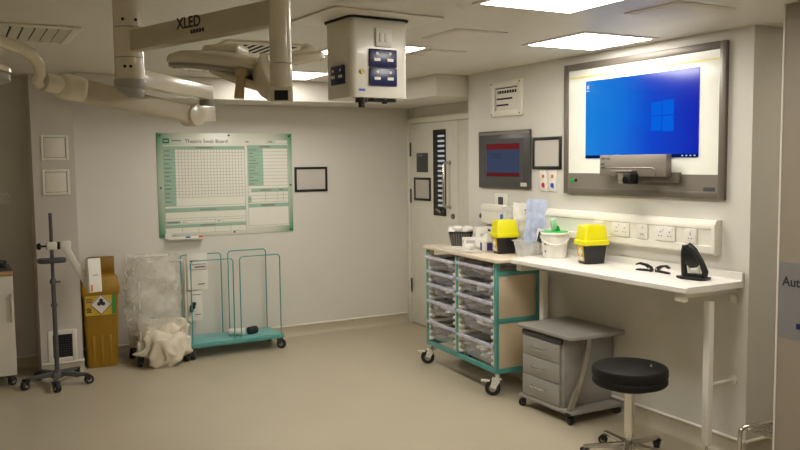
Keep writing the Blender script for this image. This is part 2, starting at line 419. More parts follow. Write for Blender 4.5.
# ------------------------------------------------------------------ surgical lamp
Rv = Vector((.8756,-.483,-.011))      # a horizontal sideways direction used for the lamp heads
lp = thing('surgical_lamp','cream surgical lamp on jointed arms hanging from ceiling','surgical lamp',(-3.18,-4.113,H))
L0 = Vector((-3.18,-4.113,H))
def W(p): return Vector(p)-L0
def lw(x, y, z): return W((x,y,z))
m = MB(); m.rod(lw(-3.18,-4.113,1.985),lw(-3.18,-4.113,2.378),.053,28); cm = m.build('ceiling_column','lamp',lp)
m = MB()
for z in (2.180,2.070): m.lathe([(.0532,-.002),(.0538,0),(.0532,.002)],lw(-3.18,-4.113,z),28)
m.build('joint_ring','lampgrey',cm)
m = MB()
for z, angs in ((2.205,(-120,-70)),(2.30,(-120,-70)),(2.035,(-118,-96))):
    for a in angs:
        a = math.radians(a); d = Vector((math.cos(a),math.sin(a),0)); p = lw(-3.18,-4.113,z)+d*.052
        m.rod(p,p+d*.003,.006,8)
m.build('screw','slot',cm)
m = MB(); m.rod(lw(-3.18,-4.113,1.958),lw(-3.18,-4.113,1.992),.058,28); m.loft([[lw(-3.18+math.cos(a)*r+ox,-4.113+math.sin(a)*r+oy,z) for a in [2*PI*k/24 for k in range(24)]] for r,z,ox,oy in ((.05,1.958,0,0),(.042,1.940,.008,-.004),(.028,1.924,.018,-.010))]); m.build('end_cap','lampcap',lp,.002)
# upper arm with the printed name
A0 = Vector((-3.18,-4.113,2.128)); A1 = Vector((-2.862,-4.862,2.142))
m = MB(); m.bar(W(A0),W(A1),.05,.078); am = m.build('upper_arm','armface',lp,.006)
t = (A1-A0).normalized(); nrm = Vector((t.y,-t.x,0)).normalized()
if nrm.dot(Vector((-3.77,-7.26,2))-A0) < 0: nrm = -nrm
ang = math.atan2(t.y,t.x)
pt = A0+t*.325+nrm*.0255+Vector((0,0,.004))
text_mesh('printed_name','XLED',.053,'ink',am,W(pt),(PI/2,0,ang),.0004,'LEFT',1.0,.0012)
m = MB()
for i in range(5):
    q = A0+t*(.405+i*.015)+nrm*.0255+Vector((0,0,-.013)); m.box(W(q),(.011,.001,.013),rz=ang)
m.build('printed_mark','ink',am)
# drop tube
T = Vector((-2.868,-4.866,0))
m = MB(); m.rod(lw(T.x,T.y,1.985),lw(T.x,T.y,2.30),.034,24); m.build('drop_tube','lamp',lp)
m = MB(); m.rod(lw(T.x,T.y,1.905),lw(T.x,T.y,1.982),.0355,24); m.box(lw(T.x,T.y,1.888),(.070,.060,.048),rz=-.40); m.build('fork_joint','lamp',lp,.004)
q = Vector((-.39,-.92,0)); m = MB(); m.box(W(Vector((T.x,T.y,1.884))+q*.031),(.042,.004,.030),rz=-.40); m.build('fork_slot','slot',lp)
# yoke from the fork to the lamp head
m = MB(); R_ = []
for c_, hw_, ht_ in (((-2.835,-4.590,2.020),.020,.034),((-2.850,-4.625,1.998),.028,.036),((-2.866,-4.690,1.955),.030,.036),((-2.872,-4.760,1.915),.030,.030),((-2.872,-4.815,1.890),.028,.022)):
    c_ = W(c_); sd_v = Vector((.88,.47,0)); upv = Vector((.25,-.45,.86)).normalized()
    R_.append([c_+sd_v*math.copysign(abs(math.cos(a))**.5,math.cos(a))*hw_+upv*math.copysign(abs(math.sin(a))**.5,math.sin(a))*ht_ for a in [2*PI*k/20 for k in range(20)]])
m.loft(R_); m.build('yoke','lamp',lp)
# lamp head: long rounded wing with grey rim
def blade(c, ax, L, Wd, th, bow=.0, n=28):
    """rounded slab, c centre, ax long direction, elliptical plan L x Wd, thickness th"""
    ax = Vector(ax).normalized(); sd = Vector((0,0,1)).cross(ax).normalized(); up = ax.cross(sd).normalized(); c = Vector(c)
    def ring(k, h):
        out = []
        for j in range(n):
            a = 2*PI*j/n; ca, sa = math.cos(a), math.sin(a)
            x = math.copysign(abs(ca)**.6, ca)*L*k; y = math.copysign(abs(sa)**.6, sa)*Wd*k
            out.append(c+ax*x+sd*y+up*(h-bow*(x/L)**2))
        return out
    return ring
hd = thing; axh = (-2.836+3.077,-4.599+4.233,1.992-2.048)
rg = blade(W((-2.925,-4.432,2.022)),axh,.205,.115,.04,.012)
m = MB(); m.loft([rg(.95,-.004),rg(1,.004),rg(1,.018),rg(.96,.030),rg(.8,.040),rg(.4,.046)]); lh = m.build('lamp_head','lamp',lp)
m = MB(); m.loft([rg(.90,-.018),rg(.96,-.013),rg(.97,-.004)]); m.build('lamp_rim','lampgrey',lh)
m = MB(); m.loft([rg(.86,-.021),rg(.89,-.017)]); m.build('lens','lens',lh)
# second wing whose lens tilts toward the room
rg = blade(W((-2.855,-4.51,1.958)),(-2.801+2.933,-4.625+4.373,1.918-2.018),.16,.10,.03)
m = MB(); m.loft([rg(.95,0),rg(1,.006),rg(1,.016),rg(.9,.026)]); l2 = m.build('lamp_wing','lamp',lp)
m = MB(); m.loft([rg(.90,-.003),rg(.93,.001)]); m.build('lens','lens',l2)
# third wing, right of the tube
rg = blade(W((-2.70,-4.62,2.032)),(-2.646+2.751,-4.60+4.643,.022),.085,.06,.03)
m = MB(); m.loft([rg(.8,-.014),rg(1,-.004),rg(1,.012),rg(.7,.022)]); m.build('lamp_wing','lamp',lp)
m = MB(); m.tube([W(v) for v in ((-2.80,-4.62,2.03),(-2.72,-4.62,2.035),(-2.665,-4.60,2.055),(-2.65,-4.55,2.075))],.024,14); m.build('wing_elbow','lamp',lp)
# rear housing on top of the head
m = MB(); m.box(W((-2.90,-4.40,2.078)),(.14,.10,.036),rz=-.75); rh = m.build('rear_housing','lamp',lp,.012,3)
m = MB(); m.box(W((-2.905,-4.455,2.072)),(.05,.004,.012),rz=-.9); m.build('housing_slot','slot',rh)
m = MB(); m.tube([W(v) for v in ((-2.916,-4.62,1.990),(-2.917,-4.62,1.968))],.021,14); m.tube([W(v) for v in ((-2.917,-4.62,1.970),(-2.926,-4.62,1.892))],[.014,.017],14); m.build('handle','handle',lp)
# spring arm to the rear joint
B0 = Vector((-3.165,-4.10,2.005)); B1 = Vector((-2.705,-3.472,2.005))
m = MB(); m.bar(W(B0),W(B1),.05,.068); m.build('spring_arm','lamp',lp,.008)
m = MB(); m.rod(lw(-2.705,-3.472,1.925),lw(-2.705,-3.472,2.045),.022,16); m.build('joint_pin','cap',lp)
m = MB(); m.rod(lw(-2.715,-3.478,1.945),lw(-2.715,-3.478,1.972),.036,16); m.build('joint_collar','lampgrey',lp)
J = Vector((-2.830,-3.645,1.890)); E1 = Vector((-3.40,-3.955,1.975)); PN = Vector((-2.712,-3.480,1.920))
d = (E1-J).normalized(); sd = Vector((-d.y,d.x,0)).normalized()
m = MB(); m.rod(W(J-sd*.040),W(J+sd*.040),.048,28); m.bar(W(J+Vector((0,0,.006))),W(PN+Vector((.012,.015,-.01))),(.07,.06),(.075,.070)); m.build('joint_housing','lamp',lp,.006)
m = MB(); m.bar(W(J+d*.02),W(E1),(.055,.07),(.074,.088)); m.build('lower_arm','armface',lp,.012,3)
m = MB(); m.bar(W(E1-d*.10),W(E1+d*.02),.086,.098); m.build('arm_cuff','lamp',lp,.03,4)
m = MB(); m.rod(W(E1+d*.01),W(E1+d*.075+Vector((0,0,.002))),.036,20); m.build('swivel','lamp',lp,.004)
m = MB(); m.tube([W(v) for v in ((-3.480,-3.995,1.972),(-3.490,-4.010,1.985),(-3.478,-4.018,2.012),(-3.486,-4.055,2.045),(-3.512,-4.100,2.070),(-3.555,-4.150,2.085),(-3.62,-4.225,2.092),(-3.72,-4.40,2.075),(-3.80,-4.50,2.045),(-3.83,-4.53,1.99))],.021,14); m.build('curved_hanger','lamp',lp)
c2 = Vector((-3.862,-4.455,1.972))
rg = blade(W(c2),(.8,.55,-.02),.25,.20,.04,.01)
m = MB(); m.loft([rg(.95,-.004),rg(1,.004),rg(1,.016),rg(.9,.03),rg(.4,.044)]); lh = m.build('lamp_head','lamp',lp)
m = MB(); m.loft([rg(.93,-.028),rg(.99,-.02),rg(.99,-.004)]); m.build('lamp_rim','lampgrey',lh)

# ------------------------------------------------------------------ pillar and back wall fittings
def flush_panel(cx, cz, label):
    o = thing('access_panel', label, 'access panel', (cx,-.385,cz))
    m = MB(); w, t = .20, .02
    for sx in (-1,1): m.box((sx*(w-t)/2,-.004,0),(t,.008,w)); m.box((0,-.004,sx*(w-t)/2),(w-2*t,.008,t))
    m.build('frame','creamp',o,.002)
    MB().box((0,-.002,0),(w-2*t-.006,.004,w-2*t-.006)).build('cover','cap',o,.001)
    MB().box((0,-.0006,0),(w-2*t,.001,w-2*t)).build('gap','mesh',o)
flush_panel(-3.07,1.81,'upper of two square access panels on the pillar')
flush_panel(-3.07,1.54,'lower of two square access panels on the pillar')
o = thing('floor_vent','square dark mesh vent low on the pillar','vent',(-3.075,-.385,.235))
m = MB(); w, t = .215, .035
for sx in (-1,1): m.box((sx*(w-t)/2,-.005,0),(t,.010,.255)); m.box((0,-.005,sx*(.255-t)/2),(w-2*t,.010,t))
m.build('frame','cap',o,.002)
MB().box((0,-.001,0),(w-2*t,.002,.255-2*t)).build('duct','slot',o)
m = MB()
for i in range(8): m.box((-(w-2*t)/2+(i+.5)*(w-2*t)/8,-.004,0),(.003,.003,.255-2*t))
for i in range(10): m.box((0,-.004,-(.255-2*t)/2+(i+.5)*(.255-2*t)/10),(w-2*t,.003,.003))
m.build('grille','greyd',o)

def socket(label, c, rz, w=.146, h=.088, kind='double', group=None, mat='white'):
    o = thing('wall_socket', label, 'socket', c, rz, group)
    MB().box((0,-.005,0),(w,.010,h)).build('plate',mat,o,.003)
    xs = (-.036,.036) if kind == 'double' else (0,)
    for x in xs: MB().box((x+(.018 if kind=='double' else 0),-.0115,.026),(.012,.004,.016)).build('switch','cap',o,.001)
    if kind != 'fused':
        m = MB()
        for x in xs:
            m.box((x,-.0102,.010),(.005,.001,.009)); m.box((x-.011,-.0102,-.014),(.008,.001,.005)); m.box((x+.011,-.0102,-.014),(.008,.001,.005))
        m.build('pin_holes','ink',o)
    else:
        MB().box((0,-.0108,-.016),(.030,.003,.014)).build('fuse_holder','paperg',o)
    return o
socket('white wall socket on dark back wall left of the pillar',(-3.44,-.001,1.413),0,.11,.09,'double')

# swab board
BX, BZ, BW, BH = -1.5757, 1.4813, 1.26, .927
bd = thing('swab_board','large white and green printed theatre board on the back wall','board',(BX,-.001,BZ))
brd = MB().box((0,-.003,0),(BW,.006,BH)).build('board_sheet',board_mat(BW/2,BH/2),bd,.001)
def fr(fx0, fy0, fx1, fy1, dep, mat, name, par=None, mb=None):
    x0, x1 = -BW/2+fx0*BW, -BW/2+fx1*BW; z1, z0 = BH/2-fy0*BH, BH/2-fy1*BH
    q = MB() if mb is None else mb
    q.bx((x0,-dep,z0),(x1,-.006,z1))
    if mb is None: return q.build(name,mat,par or bd)
fr(.043,.118,.632,.972,.0064,'print','print_area'); fr(.648,.105,.968,.935,.0064,'print','print_area')
g = MB()
for r in ((.045,.125,.63,.155),(.045,.155,.125,.70),(.045,.722,.63,.757),(.045,.845,.15,.868),(.045,.878,.63,.908),
          (.652,.115,.965,.148),(.655,.148,.772,.522),(.675,.552,.965,.585),(.652,.702,.965,.738),(.652,.628,.675,.69)): fr(*r,.0068,None,None,mb=g)
g.build('table_header','tablegreen',bd)
g = MB()
def hl(x0,x1,y,w=.0022): fr(x0,y-w/2,x1,y+w/2,.0072,None,None,mb=g)
def vl(y0,y1,x,w=.0016): fr(x-w/2,y0,x+w/2,y1,.0072,None,None,mb=g)
for i in range(16): hl(.045,.63,.158+i*.0308)
for i in range(23): vl(.158,.62,.125+i*.505/22)
for i in range(12): hl(.652,.965,.148+i*.034)
for y in (.70,.72,.757,.82,.842,.87,.908,.965): hl(.045,.63,y)
for x in (.162,.279,.396,.513): vl(.908,.965,x)
for x in (.195,.40,.455): vl(.842,.87,x)
for y in (.552,.585,.62,.655,.688,.738,.922): hl(.652,.965,y)
for x in (.785,.88,.925): vl(.585,.688,x)
for x in (.652,.965): vl(.115,.922,x,.002)
for x in (.045,.63): vl(.125,.965,x,.002)
g.build('grid_lines','inkgrey',bd)
g = MB()
for i in range(13): fr(.05,.166+i*.0405,.05+random.uniform(.03,.06),.176+i*.0405,.0074,None,None,mb=g)
for i in range(11): fr(.66,.160+i*.034,.66+random.uniform(.03,.075),.168+i*.034,.0074,None,None,mb=g)
for a in ((.27,.135,.40,.147),(.29,.735,.41,.745),(.29,.888,.40,.898),(.06,.851,.135,.862),(.745,.126,.83,.138),(.745,.562,.83,.574),(.895,.562,.925,.574),(.745,.713,.855,.727),
          (.64,.078,.665,.088),(.815,.078,.845,.088),(.105,.067,.17,.078),(.165,.852,.18,.860),(.42,.852,.435,.860)): fr(*a,.0074,None,None,mb=g)
g.build('small_print','inkgrey',bd)
g = MB(); fr(.68,.066,.79,.100,.0070,None,None,mb=g); fr(.87,.066,.965,.100,.0070,None,None,mb=g); g.build('entry_box','print',bd)
lg = fr(.043,.052,.088,.098,.0072,'bodygreen','logo')
fr(.050,.068,.081,.082,.0076,'tablegreen','logo_band',lg)
text_mesh('title','Theatre Swab Board',.047,'ink',bd,(-BW/2+.197*BW,-.0066,BH/2-.094*BH),RB,.0004)
for x, z in ((-.60,.44),(.02,.445),(.60,.44),(-.605,-.02),(.61,-.02),(-.60,-.44),(.05,-.44),(.60,-.44)):
    MB().rod((x,-.006,z),(x,-.012,z),.009,12).build('screw','greyd',bd)
o = thing('pen_tray','white pen ledge under the lower left of green board','pen tray',(-1.98,-.008,1.012))
m = MB(); m.bx((-.16,-.06,-.010),(.16,.008,-.006)); m.bx((-.16,.001,-.03),(.16,.008,-.006)); m.bx((-.16,-.062,-.010),(.16,-.058,0)); m.build('ledge','cap',o,.001)
o = MB().box((0,0,0),(.06,.008,.045)).build('label_tag','paper',loc=(-2.128,-.017,1.030)); tag(o,'small white tag on board above the left end of pen ledge','label')
def marker(x, body, cap, label):
    o = thing('marker_pen', label, 'pen', (x,-.04,1.0155))
    MB().rod((-.075,0,0),(.045,0,0),.009,12).build('barrel',body,o)
    MB().rod((.045,0,0),(.085,0,0),.0095,12).build('cap',cap,o)
marker(-2.03,'white','blue','white marker pen with blue cap on the pen ledge')
marker(-1.915,'white','red','white marker pen with red cap on the pen ledge')

# ------------------------------------------------------------------ castor helper
def castor(par, c, r=.04, wd=.02, ang=0, fork='steel', wheel='rubber', brake=False):
    """swivel castor whose wheel touches z = 0 of the parent's floor"""
    f = MB(); dx, dy = math.cos(ang), math.sin(ang); px, py = -dy, dx; x, y, top = c
    hub = Vector((x+dx*r*.6, y+dy*r*.6, r))
    for s_ in (-1, 1):
        q = Vector((px,py,0))*s_*(wd/2+.004)
        f.bar(hub+q, Vector((x+dx*r*.15,y+dy*r*.15,2.15*r))+q, .004, (r*.7,r*1.1))
    f.box((x,y,2.2*r),(r*1.1,wd+.02,r*.16),rz=ang); f.rod((x,y,2.2*r),(x,y,top),r*.28,10)
    if brake: f.bar(hub+Vector((dx*r*.4,dy*r*.4,r*.9)), hub+Vector((dx*r*1.5,dy*r*1.5,r*1.0)), wd*1.1, .008)
    o = f.build('castor',fork,par,.0)
    w = MB(); P = Vector((px,py,0)); w.rod(hub-P*wd/2,hub+P*wd/2,r,20); wo = w.build('wheel',wheel,o,.003)
    w = MB(); w.rod(hub-P*(wd/2+.002),hub+P*(wd/2+.002),r*.5,16); w.build('wheel_hub',('lampgrey' if wheel=='rubber' else 'greyd'),o)
    return o

# ------------------------------------------------------------------ mobile stand at the left
sd_ = thing('mobile_stand','grey mobile pole stand on five-star base with tilting arm','stand',(-3.150,-.665,0))
m = MB(); m.rod((0,0,.08),(0,0,.80),.017,16); m.rod((0,0,.80),(0,0,1.315),.013,16); m.build('pole','stand',sd_)
m = MB(); m.lathe([(.018,.775),(.026,.78),(.026,.80),(.016,.815)]); m.rod((.02,0,.79),(.05,0,.79),.008); m.build('pole_collar','stand',sd_); MB().lathe([(.018,.60),(.024,.605),(.024,.62),(.018,.63)]).build('pole_collar','stand',sd_)
m = MB(); m.lathe([(.045,.055),(.05,.065),(.045,.095),(.025,.115)]); m.build('base_hub','stand',sd_)
for i in range(5):
    a = math.radians(-100+72*i)
    d = Vector((math.cos(a),math.sin(a),0))
    MB().bar(d*.03+Vector((0,0,.085)),d*.222+Vector((0,0,.074)),(.042,.03),(.036,.024)).build('base_leg','stand',sd_,.005)
    castor(sd_,(d.x*.218,d.y*.218,.074),.034,.034,a+.6,'black','rubber')
m = MB(); m.prism(rrect(.20,.14,.05,5),'Z',-.018,.014); tr_ = m.build('tray','greyd',sd_,.008,loc=(-.005,-.01,.958))
m = MB(); m.box((0,0,1.066),(.075,.05,.062)); cl_ = m.build('clamp','creamp',sd_,.01,3)
m = MB(); m.rod((-.035,0,1.066),(-.075,0,1.066),.008); m.lathe([(.012,-.105),(.026,-.095),(.026,-.08),(.012,-.072)],(0,0,1.066),14,'X'); m.build('clamp_knob','black',cl_)
m = MB(); m.box((.048,0,1.066),(.018,.045,.056)); m.build('clamp_ring','black',sd_,.003)
m = MB(); m.box((.095,0,1.070),(.075,.055,.056)); m.build('arm_joint','creamp',sd_,.01,3)
m = MB(); m.bar((.095,0,1.055),(.222,-.01,.785),(.05,.045),(.052,.044)); m.bar((.215,-.01,.81),(.25,-.02,.735),(.042,.05),(.036,.06)); m.build('tilting_arm','white',sd_,.006)
hs = MB(); hs.box((0,0,0),(.135,.030,.262)); hs_ = hs.build('screen_holder','white',sd_,.004,loc=(.285,-.045,.825)); hs_.rotation_euler = (-.08,.06,.70)
MB().box((0,0,.134),(.11,.024,.005)).build('top_port','ink',hs_)
MB().box((.0,-.0158,.0),(.055,.001,.014)).build('printed_mark','paperg',hs_)
MB().box((-.045,-.0158,-.095),(.02,.001,.05)).build('printed_mark','orange',hs_)

# ------------------------------------------------------------------ left cabinet
cb = thing('mobile_cabinet','white cabinet with steel bar handle at the left edge','cabinet',(-3.72,-.33,0))
MB().bx((-.30,-.22,.085),(.30,.22,.85)).build('body','cabwhite',cb,.003)
d_ = MB().bx((-.298,-.24,.09),(.298,-.222,.848)).build('door','cabwhite',cb,.002)
m = MB(); m.rod((.275,-.262,.50),(.275,-.262,.715),.007); m.rod((.275,-.24,.53),(.275,-.262,.53),.005); m.rod((.275,-.24,.685),(.275,-.262,.685),.005); m.build('bar_handle','steel',d_)
m = MB()
for i in range(3): m.box((.14,-.2405,.815-i*.012),(.10,.002,.005))
m.build('vent_slot','ink',d_)
m = MB(); m.bx((-.305,-.245,.852),(.302,.225,.885)); m.build('top_edge','wood',cb,.002)
MB().bx((-.30,-.24,.885),(.298,.22,.893)).build('top','greyd',cb,.002)
for x, y, a in ((.25,-.19,.7),(.25,.17,2.0),(-.25,-.19,2.4),(-.25,.17,-1)): castor(cb,(x,y,.087),.034,.024,a,'greyd','rubber')
m = MB(); pts = []
for i in range(90):
    a = i*.33; rr = .085+.012*math.sin(i*.7); pts.append((rr*math.cos(a)*1.1,rr*.75*math.sin(a),.009+.045*abs(math.sin(i*.017*1.7))))
m.tube(pts,.0065,8)
tag(m.build('cable_coil','black',loc=(-3.56,-.43,.893)),'black coiled cable lying on top of the left cabinet','cable')

# ------------------------------------------------------------------ clinical waste bin
bn = thing('waste_bin','tall ochre yellow clinical waste bin beside the pillar','bin',(-2.755,-.19,0),-.06)
def tap(z, w, d): return [(p[0],p[1],z) for p in rrect(w,d,.025,4)]
m = MB(); m.loft([tap(0,.22,.21),tap(.02,.235,.22),tap(.61,.275,.255)])
for i in range(3):
    x = -.065+i*.065
    m.loft([[(x-.006,-.105,.02),(x+.006,-.105,.02),(x+.006,-.118,.02),(x-.006,-.118,.02)],[(x-.012,-.11,.28),(x+.012,-.11,.28),(x+.010,-.122,.26),(x-.010,-.122,.26)]])
m.build('bin_body','ochre',bn)
m = MB(); m.loft([tap(.605,.30,.28),tap(.665,.305,.285),tap(.70,.285,.265),tap(.755,.275,.25)])
m.build('lid','ochre',bn,.004)
m = MB(); m.box((.035,.10,.825),(.205,.016,.15)); m.box((.035,.094,.83),(.165,.01,.10)); m.build('open_flap','ochred',bn,.004)
lb = MB().box((-.005,-.1315,.545),(.236,.003,.21),mat=Matrix.Rotation(.034,3,'X')).build('label','labelyellow',bn)
dm = MB(); dm.prism([(.082,0),(0,.082),(-.082,0),(0,-.082)],'Y',-.1362,-.1335); dm.build('label_diamond','paper',lb,loc=(0,0,.535))
m = MB()
for a in range(3):
    an = math.radians(90+120*a); m.lathe([(.010,-0.1385),(.016,-0.1385),(.016,-0.1365),(.010,-0.1365)],(math.cos(an)*.018,0,.545+math.sin(an)*.018),16,'Y')
m.rod((0,-0.1365,.545),(0,-0.1385,.545),.008,12)
for sx in (-1,1):
    for sz in (-1,1): m.bar((0,-0.1372,.53+sz*.080),(sx*.080,-0.1372,.53),.002,.004)
m.build('hazard_mark','ink',lb)
m = MB(); m.box((.098,-.1342,.535),(.03,.003,.18)); m.build('label_strip','labelgreen',lb)
m = MB()
for i in range(4): m.box((-.01,-.1342,.62-i*.0),(.15,.002,.006))
for i in range(3): m.box((-.095,-.1342,.50-i*.014),(.04,.002,.006)); m.box((-.09,-.1342,.58-i*.014),(.05,.002,.006))
m.build('label_print','ink',lb)

# ------------------------------------------------------------------ white sack holder with clear bag and canvas sack
sh = thing('sack_holder','white wire sack holder on castors left of the teal trolley','sack holder',(-2.285,-.27,0))
def hoop(par, x0, x1, y, zb, zt, r, mat, nm='hoop', rad=.03, lean=0):
    pts = [(x0,y,zb)]
    for cx, a0 in ((x0+rad,180),(x1-rad,90)):
        for i in range(5):
            a = math.radians(a0-90*i/4); pts.append((cx+rad*math.cos(a),y+lean,zt-rad+rad*math.sin(a)))
    pts.append((x1,y,zb)); return MB().tube(pts,r,10).build(nm,mat,par)
hoop(sh,-.195,.185,-.17,.16,.865,.006,'white'); hoop(sh,-.175,.165,.17,.16,.875,.006,'white')
for x in (-.195,.185):
    for y in (-.17,.17):
        MB().box((x,y,.15),(.06,.05,.12)).build('foot_block','white',sh,.006)
        castor(sh,(x,y,.10),.036,.026,random.uniform(-2.4,-.8),'greyd','rubber')
MB().bx((-.20,-.17,.115),(.19,.17,.13)).build('base_plate','white',sh,.003)
# clear bag: crumpled film draped over the hoops
def crumple_bag():
    bm = bmesh.new(); n, k = 48, 30; rnd = random.Random(3); rings = []
    for i in range(k):
        t_ = i/(k-1); z = .24+.66*t_
        ring = []
        for j in range(n):
            a = 2*PI*j/n; ca, sa = math.cos(a), math.sin(a)
            w = .212+.035*math.sin(t_*PI)*(ca < 0)*abs(ca); d = .19
            x = math.copysign(abs(ca)**.6,ca)*w; y = math.copysign(abs(sa)**.6,sa)*d
            q = Vector((x*7,y*7,z*7))
            from mathutils import noise as nz
            amp = .020+.02*(1-abs(2*t_-1))
            dv = nz.noise(q)*amp+nz.noise(q*2.3)*amp*.6
            x += ca*dv*(1.6 if ca < .3 else .5); y += sa*dv
            ring.append(bm.verts.new((x,y,z+.02*nz.noise(q*.8+Vector((5,0,0)))*(t_ > .8))))
        rings.append(ring)
    for a, b in zip(rings,rings[1:]):
        for j in range(n): bm.faces.new((a[j],a[(j+1)%n],b[(j+1)%n],b[j]))
    me = bpy.data.meshes.new('plastic_bag'); bm.to_mesh(me); bm.free()
    for p in me.polygons: p.use_smooth = True
    me.materials.append(M['bag']); o = bpy.data.objects.new('plastic_bag',me); COL.objects.link(o); return o
o = crumple_bag(); o.location = (-2.325,-.27,0)
tag(o,'crumpled clear plastic bag over the white sack holder','bag')
def crumple_blob(w, d, h, seed, amp, mat, name, n=40, k=16):
    from mathutils import noise as nz
    bm = bmesh.new(); rings = []
    for i in range(k):
        t_ = i/(k-1); ph = t_*PI*.93+.07; ring = []
        for j in range(n):
            a = 2*PI*j/n; s_ = math.sin(ph)**.6; z = h*(.5-.5*math.cos(ph))
            x = w*s_*math.cos(a); y = d*s_*math.sin(a); q = Vector((x*9+seed,y*9,z*9))
            rdg = 1-abs(nz.noise(q))*2
            r2 = 1-abs(nz.noise(q*.55+Vector((7,1,3))))*2
            f_ = 1+amp*.45*(rdg-.5)+amp*.75*(r2-.5)+amp*.3*nz.noise(q*.4)
            ring.append(bm.verts.new((x*f_,y*f_,max(0,z*(1+.5*amp*nz.noise(q*.7))))))
        rings.append(ring)
    for a, b in zip(rings,rings[1:]):
        for j in range(n): bm.faces.new((a[j],a[(j+1)%n],b[(j+1)%n],b[j]))
    bm.faces.new(rings[0][::-1]); bm.faces.new(rings[-1])
    bmesh.ops.recalc_face_normals(bm, faces=bm.faces[:])
    me = bpy.data.meshes.new(name); bm.to_mesh(me); bm.free()
    for p in me.polygons: p.use_smooth = True
    me.materials.append(M[mat] if isinstance(mat,str) else mat); o = bpy.data.objects.new(name,me); COL.objects.link(o); return o
o = crumple_blob(.20,.15,.20,3,.5,'cloth','canvas_sack',n=90,k=40); o.location = (-2.30,-.31,.131); o.scale = (1.05,1.15,1.2)
tag(o,'crumpled beige canvas sack slumped in the base of white sack holder','sack')
fl = crumple_blob(.175,.10,.19,11,.85,'cloth','sack_fold',n=90,k=40); fl.parent = o; fl.location = (-.01,-.13,-.09); fl.rotation_euler = (.0,.10,.05)
fl = crumple_blob(.13,.08,.20,17,.9,'cloth','sack_fold',n=80,k=36); fl.parent = o; fl.location = (.03,-.17,-.105); fl.rotation_euler = (.2,-.3,.4)

# ------------------------------------------------------------------ teal hoop trolley
tt = thing('hoop_trolley','low teal trolley with four wire hoops under green board','trolley',(-1.65,-.25,0))
m = MB(); m.prism(rrect(.87,.40,.05,5),'Z',.095,.125); m.build('platform','teal',tt,.006)
MB().prism(rrect(.42,.36,.03,4,-.205),'Z',.125,.133).build('deck_plate','tealplate',tt,.002)
MB().prism(rrect(.42,.36,.03,4,.205),'Z',.125,.133).build('deck_plate','tealplate',tt,.002)
for x0, x1, y, zt in ((-.395,-.025,-.17,.845),(.035,.405,-.17,.855),(-.40,-.035,.16,.865),(.03,.39,.16,.875)):
    hoop(tt,x0,x1,y,.13,zt,.0055,'teal')
for x, y, a in ((-.385,-.16,-1.9),(.385,-.16,-.9),(-.385,.15,2),(.385,.15,.5)): castor(tt,(x,y,.097),.043,.028,a,'greyd','rubber')
def notice(x0, x1, z0, z1, y, label, lines):
    o = thing('paper_notice', label, 'paper', ((x0+x1)/2,y,(z0+z1)/2))
    w, h = x1-x0, z1-z0
    m = MB(); rg = [[(-w/2+w*i/6, .006*math.sin(i*.9+j*.5), -h/2+h*j/6) for i in range(7)] for j in range(7)]
    m.loft([r+[(x,y2+.0015,z) for x,y2,z in r[::-1]] for r in rg]); sh_ = m.build('sheet','paper',o)
    for lx, lz, lw_, lh_ in lines: MB().box((lx*w,-.008,lz*h),(lw_*w,.001,lh_*h)).build('printed_line','ink',sh_)
    return o
notice(-1.995,-1.815,.55,.875,-.112,'upper white paper notice hung on the rear teal hoop',[(-.2,.30,.4,.035),(.05,.20,.75,.012),(.05,.05,.75,.012),(-.42,.125,.01,.15),(.42,.125,.01,.15),(.1,.125,.5,.03),(.15,-.35,.35,.02)])
notice(-2.005,-1.875,.275,.54,-.125,'lower white paper notice hung on the rear teal hoop',[(.1,.38,.6,.02),(.15,-.3,.4,.02)])
m = MB(); m.lathe([(.006,-.02),(.022,-.016),(.026,0),(.018,.018),(.006,.022)],(0,0,0),14,'Y'); m.box((.012,-.01,.028),(.03,.025,.03)); m.box((-.012,-.01,-.03),(.028,.025,.03))
tag(m.build('black_clip','black',loc=(-1.97,-.153,.405),bevel=.004),'small black clip on the lower paper notice','clip')
m = MB(); m.rod((-.085,0,0),(.055,-.0,0),.030,18); tag(m.build('paper_roll','paper',loc=(-1.60,-.29,.164),bevel=.004),'white paper roll lying on the teal trolley deck','roll').rotation_euler = (0,0,-.45)
m = MB(); m.rod((-.045,0,0),(.045,0,0),.034,18); tag(m.build('black_roll','rubber',loc=(-1.475,-.30,.168),bevel=.006),'black roll lying on teal trolley deck beside white roll','roll').rotation_euler = (0,0,.3)

# ------------------------------------------------------------------ storage trolley with trays
TL = thing('storage_trolley','teal framed storage trolley with clear trays and pale top','storage trolley',(-.402,-1.575,0),math.radians(-93.95))
LN, DP = 1.088, .37
m = MB(); m.prism([(-.025,-.005),(-.010,-.022),(LN+.015,-.022),(LN+.045,.005),(LN+.05,DP-.02),(LN+.03,DP),(-.025,DP)],'Z',.956,.984); m.build('top','beechtop',TL,.006,3)
m = MB(); m.bx((-.025,DP-.03,.984),(LN*.9,DP,1.004)); m.build('top_upstand','beechtop',TL,.006,3)
P = .028
for x, nm in ((.0,'post'),(.50,'post'),(LN-P,'post')):
    MB().bx((x,0,.16),(x+P,P,.956)).build('frame_post','teal',TL,.004)
for x in (0,LN-P): MB().bx((x,DP-P,.16),(x+P,DP,.956)).build('frame_post','teal',TL,.004)
MB().bx((P,0,.16),(LN-P,P,.195)).build('frame_rail','teal',TL,.003); MB().bx((P,DP-P,.16),(LN-P,DP,.195)).build('frame_rail','teal',TL,.003)
for x in (0,LN-P):
    for z in (.16,.52,.86): MB().bx((x,P,z),(x+P,DP-P,z+.035)).build('frame_rail','teal',TL,.003)
MB().bx((LN-.02,P,.195),(LN-.008,DP-P,.52)).build('side_panel','beige',TL,.002)
MB().bx((LN-.02,P,.555),(LN-.008,DP-P,.86)).build('side_panel','beige',TL,.002)
